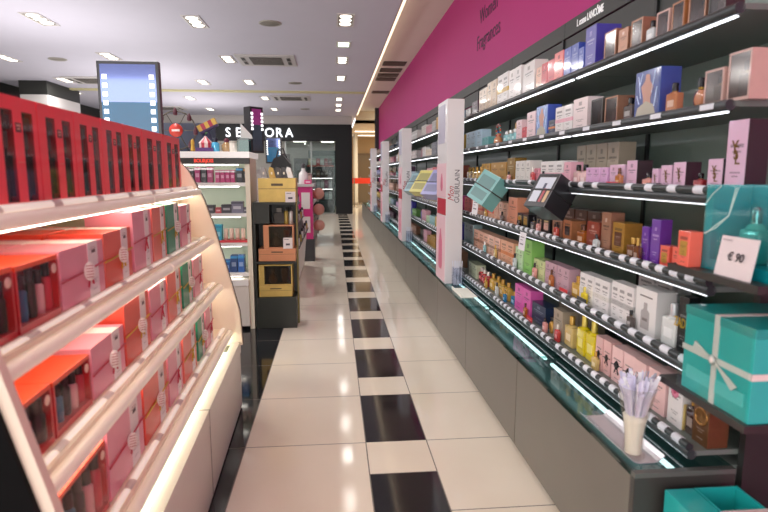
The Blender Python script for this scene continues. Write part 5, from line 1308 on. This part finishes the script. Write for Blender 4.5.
for z in (.42, .82, 1.2, 1.62):
    s_ = part('shelf', MB().box(-.46, .42, 0, .36, z, z+.03).mesh('shelf', M('#2c2a2c', .4)), su)
    part('light_strip', MB().box(-.44, .40, .03, .06, z-.02, z-.005).mesh('light_strip', M('#fff4f0', .5, emis=LED*1.0)), s_) if z > .5 else None
rr = random.Random(5)
for k, (z, cs) in enumerate(((.45, ['#e8e2e4', '#b03a4c', '#d8c8cc', '#8a3a4a', '#c9d2d6', '#e9e4e4']), (.85, ['#e8dfe2', '#dcb4c2', '#cfc4cc', '#efeaea', '#c98aa0', '#e2d2da']), (1.23, ['#5a3a38', '#3c3030', '#7a4a3c', '#4a3636', '#62504a', '#3c2c2e']), (1.65, ['#e0c8a0', '#efe4d8', '#d8303c', '#e8dcd8', '#c9303c', '#7a2a2e']))):
    for j in range(6):
        sm('box', -.80+j*.14, z, .125, .26 if k < 3 else .24, cs[j], f'{OR[j]} makeup carton from left, {["bottom", "second", "third", "top"][k]} shelf of the storefront shelving', d=.14, y=20.06, group=f'cartons on the {["bottom", "second", "third", "top"][k]} storefront shelf')
part('red_header', MB().box(-.48, .44, -.01, .02, 1.60, 1.65).mesh('red_header', M('#d0402e', .4)), su)
for x, y, w, h, c, l in ((-1.15, 20.6, .5, 1.9, '#2b2b2e', 'dark tall makeup stand inside the storefront'), (-2.0, 22.0, .7, 2.1, '#6a5458', 'brown makeup wall unit deep inside the storefront'), (-2.8, 21.0, .6, 1.5, '#b8a8a6', 'pale makeup stand at left inside the storefront'), (-.4, 23.6, 1.2, 2.3, '#2e4a48', 'dark green poster wall deep inside the storefront')):
    t = thing('makeup_stand', l, 'display stand', (x, y, 0))
    part('body', MB().box(-w/2, w/2, 0, .3, 0, h, 0, .01).mesh('body', M(c, .4, noise=.2, scale=6)), t)
    part('display_panel', MB().box(-w*.4, w*.4, -.01, 0, h*.5, h*.9).mesh('display_panel', M(mix(c, .3), .4, noise=.4, scale=14)), t)
# ------------------------------------------------------------------ mall passage seen past the storefront
t = thing('glass_door', 'distant brown framed glass door in the beige passage', 'door', (1.5, 26.9, 0))
part('frame', MB().box(-.35, -.27, 0, .09, 0, 2.2).box(.47, .55, 0, .09, 0, 2.2).box(-.35, .55, 0, .09, 2.2, 2.3).mesh('frame', M('#7d6648', .4)), t)
part('pane', MB().box(-.27, .47, .03, .05, 0, 2.2).mesh('pane', M('#8a7a64', .15, coat=.6)), t)
part('handle', MB().cyl((-.2, -.03, .9), (-.2, -.03, 1.2), .015).mesh('handle', M('#c9c2b4', .3, .7)), t)
t = thing('passage_column', 'slim pale column standing in the beige passage', 'column', (.98, 24.5, 0))
part('shaft', MB().lathe([(.1, .0), (.1, 3.05)], seg=20).mesh('shaft', M('#d8d2c2', .35)), t); part('base_ring', MB().lathe([(.13, 0), (.13, .1), (.1, .12)], seg=20).mesh('base_ring', M('#9a8d78', .4)), t)
t = thing('barrier_belt', 'bright red barrier belt stretched across the passage', 'barrier', (0, 22.6, 0))
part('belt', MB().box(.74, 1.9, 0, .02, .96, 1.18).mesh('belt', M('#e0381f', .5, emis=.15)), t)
for x in (.84, 1.9): part('post', MB().cyl((x, .01, .0), (x, .01, 1.2), .025).lathe([(.15, 0), (.15, .02), (.03, .04)], (x, .01, 0)).mesh('post', M('#8a8378', .3, .7)), t)
t = thing('ceiling_panel_light', 'long ceiling light in the beige passage past the storefront', 'ceiling light', (1.4, 23, 3.05)); part('diffuser', MB().box(-.5, .5, -.12, .12, -.03, 0).mesh('diffuser', M('#fff0d8', .5, emis=LAMP*.5)), t)
t = thing('ceiling_panel_light', 'second ceiling light farther along the beige passage', 'ceiling light', (1.4, 25.4, 3.05)); part('diffuser', MB().box(-.5, .5, -.12, .12, -.03, 0).mesh('diffuser', M('#fff0d8', .5, emis=LAMP*.5)), t)

# ------------------------------------------------------------------ camera, world, lights
cam = bpy.data.cameras.new('camera'); co = bpy.data.objects.new('camera', cam); COL.objects.link(co)
co.location = (0, 0, 1.36); co.rotation_euler = (PI/2 - math.radians(8.41), 0, -math.radians(5.166))
cam.sensor_width = 36; cam.lens = 558*36/768; cam.clip_start = .05; cam.clip_end = 100
cam.dof.use_dof = True; cam.dof.focus_distance = 4.2; cam.dof.aperture_fstop = 3.2
SC.camera = co
w = bpy.data.worlds.new('world'); SC.world = w; w.use_nodes = True
bg = w.node_tree.nodes['Background']; bg.inputs[0].default_value = (1, .97, .95, 1); bg.inputs[1].default_value = WORLD
for x, y in DLS:
    l = bpy.data.lights.new('ceiling_lamp', 'AREA'); l.shape = 'RECTANGLE'; l.size = .16; l.size_y = .5; l.energy = AREA*(.1 if x > 0 else 1.25); l.color = (1, .965, .93)
    o = bpy.data.objects.new('ceiling_lamp', l); COL.objects.link(o); o.location = (x, y, ZC-.03)
for x, y in ((-3.6, 3.5), (-3.6, 7.5), (-3.6, 11.5), (-3.6, 15.5)):  # added unseen lamps behind the left stand, facing up to brighten the ceiling
    l = bpy.data.lights.new('ceiling_fill', 'AREA'); l.shape = 'RECTANGLE'; l.size = 1.2; l.size_y = 2.; l.energy = UPFILL; l.color = (1, .97, .98)
    o = bpy.data.objects.new('ceiling_fill', l); COL.objects.link(o); o.location = (x, y, 1.3); o.rotation_euler = (PI, 0, 0)
l = bpy.data.lights.new('passage_fill', 'AREA'); l.size = 1.2; l.energy = 110; l.color = (1, .9, .75)  # added fill without a fixture, brightens the passage walls
o = bpy.data.objects.new('passage_fill', l); COL.objects.link(o); o.location = (2.2, 22.5, 3.0)
SC.view_settings.view_transform = VIEW; SC.view_settings.look = LOOK; SC.view_settings.exposure = EXPO; SC.view_settings.gamma = GAMMA
